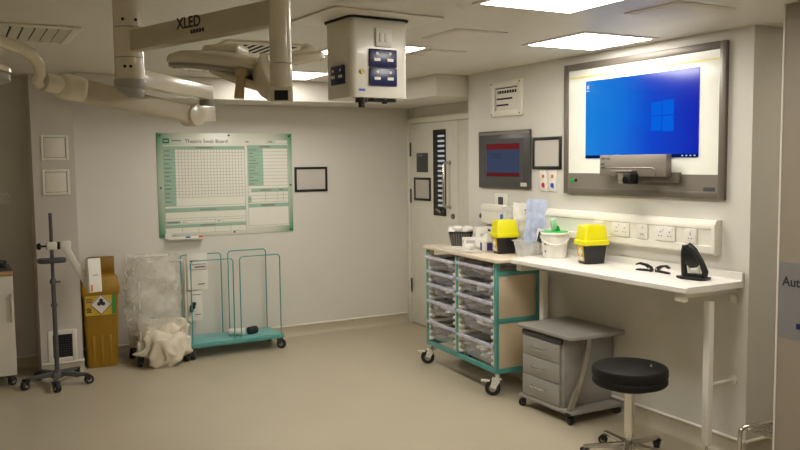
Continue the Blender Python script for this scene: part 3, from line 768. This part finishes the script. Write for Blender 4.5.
MB().bx((.008,P,.195),(.02,DP-P,.86)).build('side_panel','beige',TL,.002)
MB().bx((P,DP-.018,.195),(LN-P,DP-.008,.93)).build('back_panel','creamp',TL)
MB().bx((LN-.007,.05,.835),(LN-.004,.10,.85)).build('label_strip','paper',TL)
# ribbed runner strips
for x0 in (P,.50-.022,.50+P,LN-P-.022):
    m = MB(); m.bx((x0,.008,.20),(x0+.010,.06,.94))
    m.bx((x0+(.0 if x0 in (P,.50+P) else .004),DP-.07,.20),(x0+.010,DP-.03,.94))
    s_ = 1 if x0 in (P,.50+P) else -1
    for i in range(15):
        z = .21+i*.048; xx = x0+(.010 if s_ > 0 else 0); m.bx((xx,.006,z),(xx+s_*.030,DP-.06,z+.022))
    m.build('tray_runner','creamp',TL,.002)
for x, y, a, b in ((.03,.03,-1.9,True),(LN-.03,.03,-2.1,True),(.03,DP-.05,1.2,False),(LN-.03,DP-.05,1.0,False)):
    c_ = castor(TL,(x,y,.16),.055,.03,a,'white','rubber',b)
T_M = Matrix.Translation((-.402,-1.575,0)) @ Matrix.Rotation(math.radians(-93.95),4,'Z')
def tray(x0, w, ztop, h, label, seed, full, pull=0.0):
    """clear tray with front lip; local x along trolley, y into it; packets lie inside"""
    loc = T_M @ Vector((x0+w/2, .012-pull, ztop-h))
    o = thing('storage_tray', label, 'tray', loc, math.radians(-93.95), 'clear trays of the storage trolley')
    d = DP-.06; t_ = .004; wb = w*.80
    m = MB()
    def wall_(a, b): m.loft([[a[0],a[1],a[2],a[3]],[b[0],b[1],b[2],b[3]]])
    T0 = [(-w/2+.016,0,h),(w/2-.016,0,h),(w/2-.016,d,h),(-w/2+.016,d,h)]; B0_ = [(-wb/2+.01,.03,0),(wb/2-.01,.03,0),(wb/2-.01,d-.02,0),(-wb/2+.01,d-.02,0)]
    Ti = [(-w/2+.021,.005,h),(w/2-.021,.005,h),(w/2-.021,d-.005,h),(-w/2+.021,d-.005,h)]; Bi = [(-wb/2+.015,.035,t_),(wb/2-.015,.035,t_),(wb/2-.015,d-.025,t_),(-wb/2+.015,d-.025,t_)]
    m.loft([B0_,T0,Ti,Bi]); m.build('tray_shell','tray',o)
    m = MB(); m.bx((-w/2,-.024,h-.022),(w/2,.004,h)); m.bx((-w/2,.004,h-.006),(-w/2+.022,d,h)); m.bx((w/2-.022,.004,h-.006),(w/2,d,h)); m.bx((-w/2,d,h-.006),(w/2,d+.012,h))
    m.build('tray_rim','trayrim',o,.004)
    m = MB(); m.bx((-.05,-.0255,h-.018),(.05,-.0245,h-.005)); m.build('label_holder','paperg',o)
    rnd = random.Random(seed)
    for i in range(full):
        px = rnd.uniform(-.22,.22)*wb; py = rnd.uniform(.10,.19); pz = .012+i/full*.45*h
        wl = T_M.to_3x3() @ Vector((px,py,0)); mb_ = MB()
        L_, W_, T_ = rnd.uniform(.13,.20), rnd.uniform(.06,.09), rnd.uniform(.014,.026)
        mb_.loft([rr_ for rr_ in ([(x,y,-T_*.2) for x,y in rrect(L_,W_,.01,2)],[(x*.94,y*.92,-T_*.5) for x,y in rrect(L_,W_,.012,2)],)][::-1]+[[(x,y,T_*.2) for x,y in rrect(L_,W_,.01,2)],[(x*.9,y*.85,T_*.5) for x,y in rrect(L_,W_,.012,2)]])
        p = mb_.build('sterile_packet', rnd.choice(['pack','pack','pack','paper','packd','foil']), loc=loc+wl+Vector((0,0,pz+.02)))
        p.rotation_euler = (rnd.uniform(-.1,.25), rnd.uniform(-.2,.2), math.radians(-94)+rnd.uniform(-.7,.7))
        tag(p,'small wrapped packet lying inside a clear tray of teal storage trolley','packet','packets in the clear trays')
ords = ['top','second','third','fourth','bottom']
for i, (zt, h) in enumerate(((.905,.10),(.785,.095),(.680,.10),(.545,.12),(.375,.16))):
    tray(P+.012,.448,zt,h,'clear tray, %s one in the left column of the trolley' % ords[i],10+i,(3,4,4,5,5)[i],.02 if i == 0 else .006)
for i, (zt, h) in enumerate(((.912,.10),(.790,.10),(.672,.11),(.545,.13),(.365,.16))):
    tray(.50+P+.012,LN-.50-2*P-.024,zt,h,'clear tray, %s one in the right column of the trolley' % ords[i],30+i,(4,4,5,5,5)[i],.006)

# ------------------------------------------------------------------ worktop along the right wall
wt = thing('worktop','long white wall worktop with rounded front edge','worktop',(0,-3.53,0))
y0, y1, zt = 3.53-4.325, 3.53-2.745, 1.0
m = MB(); pr = [(-.008,.965),(-.445,.965),(-.458,.970),(-.465,.9825),(-.458,.995),(-.445,1.0),(-.03,1.0),(-.024,1.006),(-.022,1.045),(-.008,1.047)]
R_ = []
for y, cut in ((y1,.055),(y1-.02,.028),(y1-.06,.004),(y1-.09,0),(y0+.006,0),(y0,.004)):
    R_.append([(max(x+cut,-.46+cut) if x < -.40 else x, y, z) for x, z in pr])
m.loft(R_); m.build('top','worktop',wt)
m = MB(); m.bx((-.40,y0+.04,.935),(-.005,y0+.065,.962)); m.bx((-.43,y0+.035,.915),(-.40,y0+.10,.962)); m.bx((-.02,y0+.035,.87),(-.005,y0+.08,.915)); m.build('end_bracket','creamp',wt,.003)
MB().box((-.215,-.74,.50),(.040,.040,.80)).build('leg','white',wt,.004)
m = MB(); m.rod((-.215,-.74,0),(-.215,-.74,.11),.008); m.rod((-.215,-.74,0),(-.215,-.74,.012),.022); m.build('levelling_foot','steel',wt)
m = MB(); m.rod((-.19,-.74,.437),(-.006,-.74,.437),.009); m.rod((-.014,-.74,.437),(-.003,-.74,.437),.026); m.build('wall_brace','white',wt)
lx, ly = -.185, 3.53-2.825
MB().box((lx,ly,.50),(.044,.044,.80)).build('leg','white',wt,.004)
m = MB(); m.rod((lx,ly,0),(lx,ly,.11),.008); m.rod((lx,ly,0),(lx,ly,.012),.022); m.build('levelling_foot','steel',wt)
MB().bx((-.40,ly-.03,.915),(-.005,ly+.03,.963)).build('support_rail','creamp',wt,.003)

# socket trunking
tk = thing('socket_trunking','cream socket trunking along the wall above the worktop','trunking',(0,-3.2,1.225))
m = MB(); pr = [(-.001,-.095),(-.048,-.095),(-.058,-.085),(-.058,-.05),(-.052,-.045),(-.052,.045),(-.058,.05),(-.058,.07),(-.040,.097),(-.001,.097)]
m.loft([[(x,y,z) for x,z in pr] for y in (3.2-2.62,3.2-4.145)]); m.build('trunking_body','creamp',tk)
m = MB(); m.loft([[(x,y,z) for x,z in ((-.001,-.099),(-.05,-.099),(-.062,-.087),(-.062,.072),(-.043,.101),(-.001,.101))] for y in (3.2-4.145,3.2-4.168)]); m.build('end_cover','creamp',tk,.002)
for yc, lab, kd, w in ((-3.24,'white socket on the trunking, partly behind right sharps bin','single',.088),(-3.437,'twin white socket on trunking just right of the sharps bin','double',.15),
                   (-3.623,'white fused switch on trunking between two twin sockets','fused',.088),(-3.807,'twin white socket on trunking above the pair of clamps','double',.15),
                   (-3.998,'single white socket at the right end, above the black stand','single',.088)):
    socket(lab,(-.0525,yc,1.226),-PI/2,w,.088,kd)
# white dispenser box and wall bits left end
o = thing('wall_dispenser','white dispenser box on the wall behind the storage trolley','dispenser',(-.001,-2.00,1.245),-PI/2)
MB().box((0,-.02,0),(.31,.04,.16)).build('casing','creamp',o,.012,3)
MB().box((0,-.042,.045),(.30,.004,.045)).build('flap','white',o,.002)
MB().rod((-.165,-.02,-.02),(-.18,-.02,-.02),.02,14).build('side_knob','bronze',o)
o = thing('data_outlet','white wall plate with dark square centre under the small screen','wall plate',(-.001,-2.078,1.349),-PI/2)
MB().box((0,-.005,0),(.17,.010,.125)).build('plate','creamp',o,.003)
MB().box((0,-.012,.005),(.062,.006,.062)).build('dark_insert','greyd',o,.002)
for yc, mt, lab in ((-2.598,'red','white wall plate with orange button and red emblem'),(-2.70,'blue','white wall plate with orange button and blue emblem')):
    o = thing('call_plate', lab+' beside the big screen', 'wall plate', (0,yc,1.52), -PI/2)
    MB().box((0,-.004,0),(.088,.008,.15)).build('plate','paper',o,.003)
    MB().box((0,-.010,.035),(.022,.006,.022)).build('button','orange',o,.002)
    m = MB(); m.rod((0,-.008,-.03),(0,-.013,-.03),.017,14); m.box((.012,-.010,-.045),(.01,.004,.012)); m.build('emblem',mt,o,.001)

# wall vent
o = thing('wall_vent','cream wall vent with three dark slots above small screen','vent',(0,-2.155,2.148),-PI/2)
m = MB(); w, h, t = .40, .272, .05
for sx in (-1,1): m.box((sx*(w-t)/2,-.012,0),(t,.024,h)); m.box((0,-.012,sx*(h-t)/2),(w-2*t,.024,t))
m.build('frame','cap',o,.004)
MB().box((0,-.001,0),(w-2*t,.002,h-2*t)).build('duct','slot',o)  # dark sheet behind the plate, also draws the gap shadow around it
MB().box((.004,-.004,-.003),(w-2*t-.010,.008,h-2*t-.010)).build('louvre_plate','cap',o)
m = MB(); m.box((0,-.0085,.052),(.24,.003,.022)); m.box((-.03,-.0085,.0),(.20,.003,.013)); m.box((-.055,-.0085,-.048),(.15,.003,.013)); m.build('slot','slot',o)
m = MB()
for i in range(7): m.box((-.1+i*.033,-.0095,.052),(.005,.003,.022))
m.build('slot_bars','cap',o)
m = MB()
for sx in (-1,1):
    for sz in (-1,1): m.rod((sx*.18,-.024,sz*.118),(sx*.18,-.026,sz*.118),.006,8)
m.build('screw','greyd',o)

# small control screen
o = thing('control_screen','small grey control screen with blue and red display','screen',(-.001,-2.124,1.679),-PI/2)
MB().box((0,-.012,0),(.664,.024,.447)).build('bezel','bezel',o,.006)
MB().box((0,-.0255,.203),(.655,.004,.020)).build('top_band','bar',o)
MB().box((0,-.0245,-.005),(.52,.002,.33)).build('display_surround','greyd',o)
ds = MB().box((0,-.0262,-.005),(.43,.001,.25)).build('display',emat('display_blue',(74,84,112),.6),o)
MB().box((0,-.0272,.100),(.43,.001,.045)).build('display_bar',emat('display_red',(126,44,42),.6),ds)
MB().box((0,-.0272,-.117),(.43,.001,.030)).build('display_bar',emat('display_red2',(112,42,40),.6),ds)
m = MB()
for i in range(3): m.box((-.10+.01*i,-.0272,.045-i*.016),(.18-.03*i,.0008,.004))
m.build('display_text',emat('display_dark',(60,62,80),.6),ds)
MB().box((.265,-.0255,-.19),(.075,.002,.028)).build('badge','paperg',o)

# big interactive screen
SY, SZ = -3.518, 1.880
o = thing('interactive_screen','large wall screen with blue desktop in a bronze frame','screen',(-.001,SY,SZ),-PI/2)
W2, H2 = 1.352, .884
m = MB(); t = .044
for sx in (-1,1): m.box((sx*(W2-t)/2,-.0125,0),(t,.025,H2)); m.box((0,-.0125,sx*(H2-t)/2),(W2-2*t,.025,t))
m.build('frame','bronze',o,.004)
MB().box((0,-.008,0),(W2-2*t,.016,H2-2*t)).build('surface','glasswhite',o)
dk = MB().bx((-.457,-.020,-.200),(.49,-.0165,.314)).build('desktop',desktop_mat(),o)
m = MB()
for ax_, bx_ in ((.128,.212),(.218,.306)):
    for za, zb in (((-.037,.05),(.055,.138)) if ax_ < .2 else ((-.043,.05),(.055,.144))):
        m.bx((ax_,-.0206,za),(bx_,-.0199,zb))
m.build('desktop_window_mark',emat('window_mark',(8,96,220),1.0),dk)
MB().bx((-.457,-.0206,-.200),(.49,-.0199,-.180)).build('taskbar',emat('taskbar',(8,26,78),1.0),dk)
m = MB()
for x in (.37,.40,.43,.46): m.bx((x,-.0210,-.193),(x+.012,-.0205,-.186))
m.bx((-.445,-.0210,.262),(-.425,-.0199,.285)); m.bx((-.45,-.0210,.246),(-.42,-.0199,.252))
m.build('desktop_icons',emat('icon_white',(190,210,230),1.0),dk)
MB().bx((-.635,-.0175,.342),(.635,-.0155,.352)).build('yellow_reflection',pm('yellow_reflection',(226,214,120),.4),o)  # reflection on the screen surface, put in as a thin yellow strip
ls = MB().bx((-.638,-.022,-.40),(.638,-.0155,-.300)).build('lower_strip','bar',o)
MB().bx((.535,-.024,-.395),(.615,-.0215,-.372)).build('badge','greyd',ls)
m = MB(); m.rod((-.585,-.022,-.352),(-.585,-.030,-.352),.014,14); m.build('start_button','green',ls)
m = MB(); m.rod((-.545,-.022,-.348),(-.545,-.030,-.348),.010,14); m.build('input_port','black',ls)
# camera bar hanging in front of the screen foot
o = thing('camera_bar','grey camera bar housing in front of big screen bottom edge','camera bar',(-.062,-3.572,1.632),-PI/2)
MB().bx((-.28,-.045,-.065),(.28,0,.068)).build('housing','bar',o,.004)
MB().bx((.0,.0,-.10),(.33,.028,-.04)).build('mount_plate','bronze',o,.003)
m = MB(); m.tube([(-.22,-.046,-.012),(.17,-.046,-.012),(.192,-.046,-.018),(.20,-.046,-.036),(.20,-.046,-.062)],.0035,8); m.build('bright_trim','steel',o)
m = MB(); m.box((-.245,-.046,.045),(.03,.002,.008)); m.box((-.205,-.046,.045),(.03,.002,.008)); m.box((-.25,-.046,.010),(.03,.002,.012)); m.box((-.245,-.046,-.012),(.035,.002,.012)); m.build('printed_marks','bezel',o)
br = MB(); br.bx((-.135,-.085,-.040),(.045,-.045,-.026)); br.bx((-.085,-.075,-.105),(-.005,-.045,-.04)); br.bx((-.075,-.08,-.112),(.0,-.045,-.104)); br.build('bracket','bar',o,.002)
wc = MB().bx((-.005,-.115,-.112),(.062,-.045,-.045)).build('webcam','black',o,.008)
MB().rod((.022,-.115,-.085),(.022,-.120,-.085),.020,18).build('webcam_lens','blackg',wc)

# ------------------------------------------------------------------ things on the storage trolley
TT = .984
def sharps(loc, rz, label):
    o = thing('sharps_bin', label, 'sharps bin', loc, rz, 'sharps bins')
    def rr(z, w, d): return [(x,y,z) for x,y in rrect(w,d,.018,4)]
    m = MB(); m.loft([rr(0,.135,.105),rr(.006,.140,.110),rr(.135,.165,.132)]); m.build('base','black',o)
    m = MB(); m.loft([rr(.122,.178,.145),rr(.128,.188,.155),rr(.150,.186,.153),rr(.156,.170,.138),rr(.235,.152,.120),rr(.248,.140,.108)]); ld = m.build('lid','yellow',o)
    m = MB(); m.bx((-.045,-.03,.247),(.045,.03,.252)); m.build('lid_closure','yellow',ld,.002)
    T_ = Matrix.Rotation(-.10,3,'Y')
    lb_ = MB().box((-.0765,0,.068),(.003,.078,.100),mat=Matrix.Rotation(-.097,3,'Y')).build('label','labelyellow',o)
    m = MB(); m.box((-.0785,0,.035),(.002,.07,.022),mat=Matrix.Rotation(-.097,3,'Y'))
    m.prism([(0,.108),(.028,.078),(0,.048),(-.028,.078)],'X',-.0815,-.079); m.build('label_patch','paper',lb_)
    return o
sharps((-.212,-2.400,TT),-.22,'yellow lidded black sharps bin on the trolley beside clear tub')
sharps((-.165,-3.285,1.0),-.22,'yellow lidded black sharps bin on the worktop right of white tub')
# dark basket
o = thing('basket','dark grey slatted basket at left end of storage trolley top','basket',(-.165,-1.735,TT),-.5)
def rr(z, w, d, r=.02): return [(x,y,z) for x,y in rrect(w,d,r,4)]
m = MB(); m.loft([rr(0,.15,.12),rr(.11,.19,.16),rr(.11,.183,.153),rr(.006,.143,.113)]); m.build('body','greyd',o)
m = MB(); m.loft([rr(.104,.20,.17),rr(.116,.20,.17),rr(.116,.180,.15),rr(.104,.180,.15)]); m.loft([rr(.104,.20,.17)[:3],rr(.104,.18,.15)[:3]],closed=False,cap=False); m.build('rim','black',o)
m = MB()
for i in range(9):
    x = -.07+i*.0175; m.bar((x,-.0605,.006),(x*1.22,-.081,.104),.005,.003)
for i in range(7):
    y = -.05+i*.0165; m.bar((-.0755,y,.006),(-.0955,y*1.25,.104),.005,.003)
m.build('slats','lampgrey',o)
b0 = Matrix.Translation((-.165,-1.735,TT)) @ Matrix.Rotation(-.5,4,'Z')
for i in range(7):
    p = crumple_blob(.040+.006*(i%3),.036,.050,20+i,.75,'paper' if i % 2 else 'pack','wrapped_swab',30,16)
    p.location = b0 @ Vector((-.06+.04*(i%4),-.035+.06*(i//4),.100+.010*(i%2))); p.rotation_euler = (0,0,i)
    tag(p,'small crumpled white pack heaped in the dark slatted basket','packet','packs heaped in the dark basket')
def carton(name, label, loc, d, rz, mat, cat='box', stripes=None):
    o = thing(name, label, cat, loc, rz)
    MB().bx((-d[0]/2,-d[1]/2,0),(d[0]/2,d[1]/2,d[2])).build('carton',mat,o,.003)
    if stripes:
        m = MB(); x0,z0,x1,z1 = stripes[1:]
        m.bx((-d[0]/2+x0*d[0],-d[1]/2-.001,z0*d[2]),(-d[0]/2+x1*d[0],-d[1]/2+.001,z1*d[2])); m.bx((-d[0]/2-.001,-d[1]*.3,z0*d[2]),(-d[0]/2+.001,d[1]*.3,z1*d[2]))
        m.build('printed_band',stripes[0],o)
    return o
carton('glove_box','white carton with purple print left of the trolley sharps bin',(-.235,-2.215,TT),(.10,.07,.078),-.3,'paper','box',('mauve',.35,.1,.9,.85))
carton('glove_box','low white carton behind the paper sheets, right of dark basket',(-.205,-1.985,TT),(.17,.09,.085),-.4,'pack','box',('paperg',.1,.5,.5,.8))
carton('glove_box','tall white carton standing against wall behind low white carton',(-.085,-1.95,TT),(.16,.07,.16),-.2,'paper','box',('paperg',.2,.55,.8,.7))
carton('glove_box','small white carton with black band behind trolley sharps bin',(-.10,-2.135,TT),(.11,.08,.175),-.2,'paper','box',('ink',.3,.80,.95,.90))
def sheet(label, loc, rz, w, d):
    m = MB(); rg = [[(-w/2+w*i/5,-d/2+d*j/4,.0015+.004*abs(math.sin(i*1.3+j))*(i in (0,5) or j in (0,4))) for i in range(6)] for j in range(5)]
    m.loft([r+[(x,y,z+.0012) for x,y,z in r[::-1]] for r in rg]); p = m.build('paper_sheet','paper',loc=loc); p.rotation_euler = (0,0,rz); tag(p,label,'paper')
sheet('white paper sheet lying at front of trolley top, nearest the sharps bin',(-.365,-2.17,TT+.0005),-1.2,.20,.14)
sheet('white paper sheet lying at front of trolley top, nearest the basket',(-.355,-1.93,TT+.0005),-1.7,.22,.14)
p = MB(); p.rod((0,0,0),(0,0,.13),.016,14); p.rod((0,0,.13),(0,0,.20),.010,14); tag(p.build('blue_bottle','blue',loc=(-.12,-2.235,TT),bevel=.003),'slim blue bottle standing behind the trolley sharps bin','bottle').scale = (1,1,1.38)
for k, (x, y, z_, sz, lab) in enumerate(((-.19,-2.06,TT,.05,'crumpled white wrap beside the low white carton'),(-.30,-2.06,TT,.035,'small crumpled white wrap in front of the white cartons'),(-.09,-2.06,TT,.07,'larger crumpled white wrap at the wall end of the cartons'))):
    p = crumple_blob(sz,sz*.8,sz*1.7,60+k,.6,'paper','paper_wrap',36,18); p.location = (x,y,z_); tag(p,lab,'wrap')
# clear tub holding packets
tb = Vector((-.170,-2.640,TT))
o = thing('clear_tub','clear plastic tub of packets between sharps bin and worktop','tub',tb,-PI/2+.20)
m = MB(); m.loft([rr(0,.15,.12),rr(.105,.185,.15),rr(.109,.20,.17),rr(.115,.20,.17),rr(.109,.178,.143),rr(.004,.145,.115)]); m.build('tub_shell','clear',o)
def pouch(label, loc, rot, w, h, mat, name='sterile_pouch', marks=None):
    from mathutils import noise as nz
    m = MB(); rg = []; N_ = 20; sd_n = len(label)*1.7
    def pt(u, t_, side):
        puff = .014*math.sin(PI*(u+.5))*math.sin(PI*t_)
        cr = (nz.noise(Vector((u*5+sd_n,t_*8,side)))*.016+nz.noise(Vector((u*12,t_*18+sd_n,side*3)))*.005)*math.sin(PI*t_*.9+.2)
        x = u*w*(1-.10*math.sin(t_*3.0))+nz.noise(Vector((t_*5,sd_n,u)))*.008
        z = t_*h+.012*nz.noise(Vector((u*4,sd_n,2)))*(t_ > .9)
        return (x, .006*math.sin(t_*4+u*6)+side*puff+cr+side*.002, max(0, z))
    for j in range(N_):
        t_ = j/(N_-1); us = [k/(N_-1)-.5 for k in range(N_)]
        rg.append([pt(u,t_,-1) for u in us]+[pt(u,t_,1) for u in reversed(us)])
    m.loft(rg); p = thing(name,label,'pouch',loc); p.rotation_euler = (Matrix.Rotation(rot[2],3,'Z') @ Matrix.Rotation(rot[1],3,'Y') @ Matrix.Rotation(rot[0],3,'X')).to_euler()
    q = m.build('wrapper',mat,p)
    if marks:
        k = MB()
        for a in marks: k.bx((a[0]*w,-.024,a[1]*h),(a[2]*w,-.0225,a[3]*h))
        k.build('printed_lines','ink',q)
    return p
pouch('tall pale blue clear pouch standing in the clear tub',tb+Vector((.045,.02,.012)),(-.04,.10,-.75),.155,.395,'pouch')
pouch('tall cream paper packet with printed lines behind the trolley sharps bin',Vector((-.098,-2.475,TT)),(-.02,.07,-.85),.20,.37,'paper','paper_packet',[(-.05,.86,.40,.88),(-.0,.80,.35,.82)])
pouch('clear crinkled pouch directly behind the trolley sharps bin',Vector((-.088,-2.315,TT)),(-.02,-.06,-1.25),.15,.335,'clear')
pouch('short white printed packet at the right of the clear tub',tb+Vector((.01,-.075,.012)),(-.03,.22,-.75),.07,.19,'pack','paper_packet',[(-.3,.5,.3,.9)])

# ------------------------------------------------------------------ things on the worktop
o = thing('wipes_tub','white round tub with green lid and wipes on the worktop','tub',(-.155,-2.905,1.0))
m = MB(); m.lathe([(.076,0),(.080,.004),(.091,.165),(.091,.170),(.086,.170)],n=36); m.build('tub_body','white',o)
m = MB(); m.lathe([(.088,.158),(.097,.160),(.098,.172),(.092,.177),(.06,.180),(.03,.181)],n=36); l_ = m.build('lid','white',o)
m = MB(); m.lathe([(.094,.1745),(.090,.181),(.04,.184),(.01,.184)],n=36); m.build('lid_disc','green',l_)
m = MB(); m.prism([(-.045,.182),(.02,.182),(.01,.215),(-.03,.235)],'Y',-.004,.0); f_ = m.build('lid_flap','green',l_,loc=(.02,-.01,0)); f_.rotation_euler = (0,0,-1.1)
wp = crumple_blob(.030,.022,.085,41,.5,'bag','wipe',18,10); wp.parent = o; wp.location = (-.01,0,.182); wp.data.materials[0] = film('wipe_film',(170,220,180),.7)
m = MB()
pts = [(.097*math.cos(a),.097*math.sin(a),.150-.055*math.sin(PI*k/14)) for k in range(15) for a in (math.radians(-215+k*180/14),)]
m.tube(pts,.0045,8); m.build('carry_handle','white',o)
m = MB(); m.bx((-.0885,-.012,.09),(-.0865,.0,.105)); m.bx((-.086,-.012,.04),(-.084,.0,.055)); m.build('printed_mark','inkgrey',o)

def clamp(loc, rz, label):
    o = thing('spring_clamp', label, 'clamp', loc, rz); o.scale = (.85,.85,.85)
    m = MB(); m.prism([(-.065,.0),(.062,.0),(.070,.008),(.05,.014),(.0,.016),(-.065,.018)],'Y',-.014,.014); m.build('lower_jaw','black',o,.003)
    m = MB(); m.prism([(-.068,.014),(-.035,.018),(-.01,.036),(.035,.045),(.066,.036),(.068,.046),(.035,.060),(-.02,.052),(-.055,.036)],'Y',-.013,.013); m.build('upper_jaw','black',o,.003)
    MB().rod((-.045,-.016,.022),(-.045,.016,.022),.008,12).build('pivot','steel',o)
    return o
clamp((-.150,-3.735,1.0),-PI/2+.2+PI,'left black spring clamp of the pair on the worktop')
clamp((-.135,-3.862,1.0),-PI/2-.1,'right black spring clamp of the pair, nearer the black stand')
o = thing('headset_stand','black upright stand with white inner curve at worktop right end','stand',(-.175,-4.125,1.0),-PI/2+.25)
m = MB(); m.prism([(-.095,-.02),(-.05,-.055),(.07,-.055),(.085,-.03),(.085,.04),(.0,.055),(-.06,.03)],'Z',0,.016); m.build('base','black',o,.005)
m = MB()
for sx, pts in ((-1,[(-.052,.0,.012),(-.058,0,.07),(-.058,0,.15),(-.048,0,.185)]),(1,[(.062,.0,.012),(.068,0,.045),(.045,0,.10),(.0,0,.165),(-.035,0,.188)])):
    m.tube(pts,[.018,.016,.018,.02][:len(pts)] if len(pts)==4 else [.018,.018,.016,.018,.02],12)
m.prism([(-.060,.090),(-.015,.062),(.02,.068),(.052,.10),(.02,.145),(-.03,.195),(-.062,.185)],'Y',-.012,.012)
m.prism([(-.05,.012),(.06,.012),(.055,.028),(.02,.034),(-.045,.03)],'Y',-.02,.02)
m.build('upright','black',o,.003)
m = MB(); m.prism([(-.038,.074),(-.015,.05),(.015,.05),(.038,.086),(.03,.03),(-.028,.03)],'Y',.004,.010); m.build('inner_pad','cap',o)

# ------------------------------------------------------------------ drawer pedestal
pd = thing('drawer_pedestal','grey three-drawer pedestal on castors under the worktop','drawer unit',(-.425,-2.905,0))
PW = .425
MB().bx((0,-PW,.085),(.405,0,.545)).build('body','grey',pd,.003)
m = MB(); m.prism([(-.015,.025),(-.035,.01),(-.035,-PW-.085),(.0,-PW-.11),(.39,-PW-.13),(.415,-PW-.10),(.415,.025)],'Z',.545,.568); m.build('top','grey',pd,.004)
m = MB(); m.prism([(-.025,.01),(-.025,-PW-.09),(.41,-PW-.10),(.41,.01)],'Z',.062,.085); m.build('base_plate','grey',pd,.004)
MB().bx((-.018,-PW+.012,.500),(0,-.012,.532)).build('pencil_tray','greyd',pd,.003)
for z0_, z1_ in ((.370,.492),(.236,.366),(.090,.232)):
    d_ = MB().bx((-.016,-PW+.030,z0_),(0,-.015,z1_)).build('drawer','grey',pd,.003)
    zc = (z0_+z1_)/2+.01; m = MB(); m.tube([(-.016,-.12,zc),(-.034,-.125,zc-.003),(-.038,-.14,zc-.006),(-.038,-.25,zc-.006),(-.034,-.265,zc-.003),(-.016,-.27,zc)],.0045,8); m.build('drawer_handle','steel',d_)
MB().rod((-.016,-.365,.462),(-.020,-.365,.462),.007,10).build('drawer_lock','steel',pd)
pts = []
for i in range(13):
    t_ = i/12; pts.append((.150-.150*t_**1.5, -PW-.055, .545-.46*t_))
m = MB(); R_ = [[(x-.018,y-.012,z),(x+.018,y-.012,z),(x+.018,y+.012,z),(x-.018,y+.012,z)] for x,y,z in pts]; m.loft(R_); m.build('curved_strip','steel',pd)
m = MB(); m.bx((-.034,-PW-.09,.060),(-.02,-PW-.05,.078)); m.build('corner_cap','black',pd,.002)
for x, y, a in ((.0,-PW-.05,-1.9),(.0,-.02,2.5),(.40,-PW-.04,-1),(.39,-.03,1)): castor(pd,(x,y,.062),.026,.028,a,'black','black')

# ------------------------------------------------------------------ stool
st = thing('round_stool','round black padded stool with chrome column and star base','stool',(-.530,-4.005,0))
m = MB(); m.lathe([(.150,.424),(.194,.428),(.204,.438),(.206,.452),(.203,.464),(.200,.468),(.203,.472),(.207,.480),(.207,.512),(.201,.524),(.188,.530),(.10,.533),(.0005,.534)],n=56); seat = m.build('seat','vinyl',st)
text = MB(); text.box((.085,-.075,.5335),(.050,.012,.0016),rz=.75); text.build('stitched_mark','inkgrey',seat)
m = MB(); m.rod((0,0,.405),(0,0,.425),.13,32); m.build('seat_plate','greyd',st)
m = MB(); m.rod((0,0,.125),(0,0,.407),.028,24); m.build('column','chrome',st)
m = MB(); m.rod((0,0,.075),(0,0,.14),.016,16); m.lathe([(.04,.060),(.045,.07),(.040,.095),(.022,.105)]); m.build('base_hub','steel',st)
for i in range(5):
    a = math.radians(6+72*i); d = Vector((math.cos(a),math.sin(a),0))
    MB().bar(d*.03+Vector((0,0,.082)),d*.255+Vector((0,0,.068)),(.038,.030),(.030,.022)).build('base_leg','steel',st,.008)
    castor(st,(d.x*.245,d.y*.245,.066),.026,.03,a+.8,'black','rubber')

# ------------------------------------------------------------------ step stool and sign at the right
ss = thing('step_stool','low steel step stool with chequer plate tread at right edge','step stool',(.02,-4.60,0),-.06); ss.scale = (1,1,1.10)
for y in (-.14,.14):
    m = MB(); m.tube([(-.20,y,.0),(-.20,y,.185),(-.193,y,.205),(-.175,y,.215),(.175,y,.215),(.193,y,.205),(.20,y,.185),(.20,y,.0)],.0125,12)
    m.build('tube_frame','chrome',ss)
tm = MB(); tm.bx((-.165,-.135,.205),(.185,.135,.214)); tr_ = tm.build('tread','steel',ss,.002)
m = MB()
for i in range(8):
    for j in range(6):
        a = PI/4 if (i+j) % 2 else -PI/4; m.box((-.145+i*.044,-.11+j*.044,.2148),(.026,.008,.003),rz=a)
m.build('chequer_bosses','steel',tr_)
m = MB()
for x in (-.20,.20):
    for y in (-.14,.14): m.rod((x,y,0),(x,y,.02),.0155,12)
m.build('rubber_foot','rubber',ss)
o = thing('door_sign','grey sign with large black lettering on front right partition','sign',(-.3705,-5.12,1.005),-PI/2)
MB().bx((-.318,-.0015,-.18),(.32,0,.18)).build('sign_sheet','signband',o)
text_mesh('lettering','Aut',.060,'ink',o,(-.299,-.0017,.069),(PI/2,0,0),.0003,'LEFT',1.0,.0016)
m = MB(); m.bx((-.222,-.0025,-.128),(-.17,-.0014,-.102)); m.build('blue_mark','navy',o)

# ------------------------------------------------------------------ camera and render look
cam = bpy.data.cameras.new('camera'); co = bpy.data.objects.new('camera',cam); COL.objects.link(co)
Rr = Vector((.87556444,-.48297128,-.01120978)); Uu = Vector((.04821158,.06426636,.99676751)); Ff = Vector((.48068967,.87327463,-.07955415))
mw = Matrix((Rr,Uu,-Ff)).transposed().to_4x4(); mw.translation = (-3.7722,-7.2617,1.68); co.matrix_world = mw
cam.sensor_width = 36; cam.lens = 807.915/800*36; cam.clip_start = .05
sc = bpy.context.scene; sc.camera = co
wd = bpy.data.worlds.new('world'); sc.world = wd; wd.use_nodes = True
wd.node_tree.nodes['Background'].inputs['Color'].default_value = (.02,.02,.02,1)
sc.view_settings.view_transform = 'Standard'; sc.view_settings.look = 'None'
sc.view_settings.exposure = 0.0; sc.view_settings.gamma = 1.0; sc.view_settings.use_curve_mapping = False
sc.cycles.max_bounces = 10; sc.cycles.diffuse_bounces = 6; sc.cycles.transparent_max_bounces = 24; sc.cycles.use_denoising = True
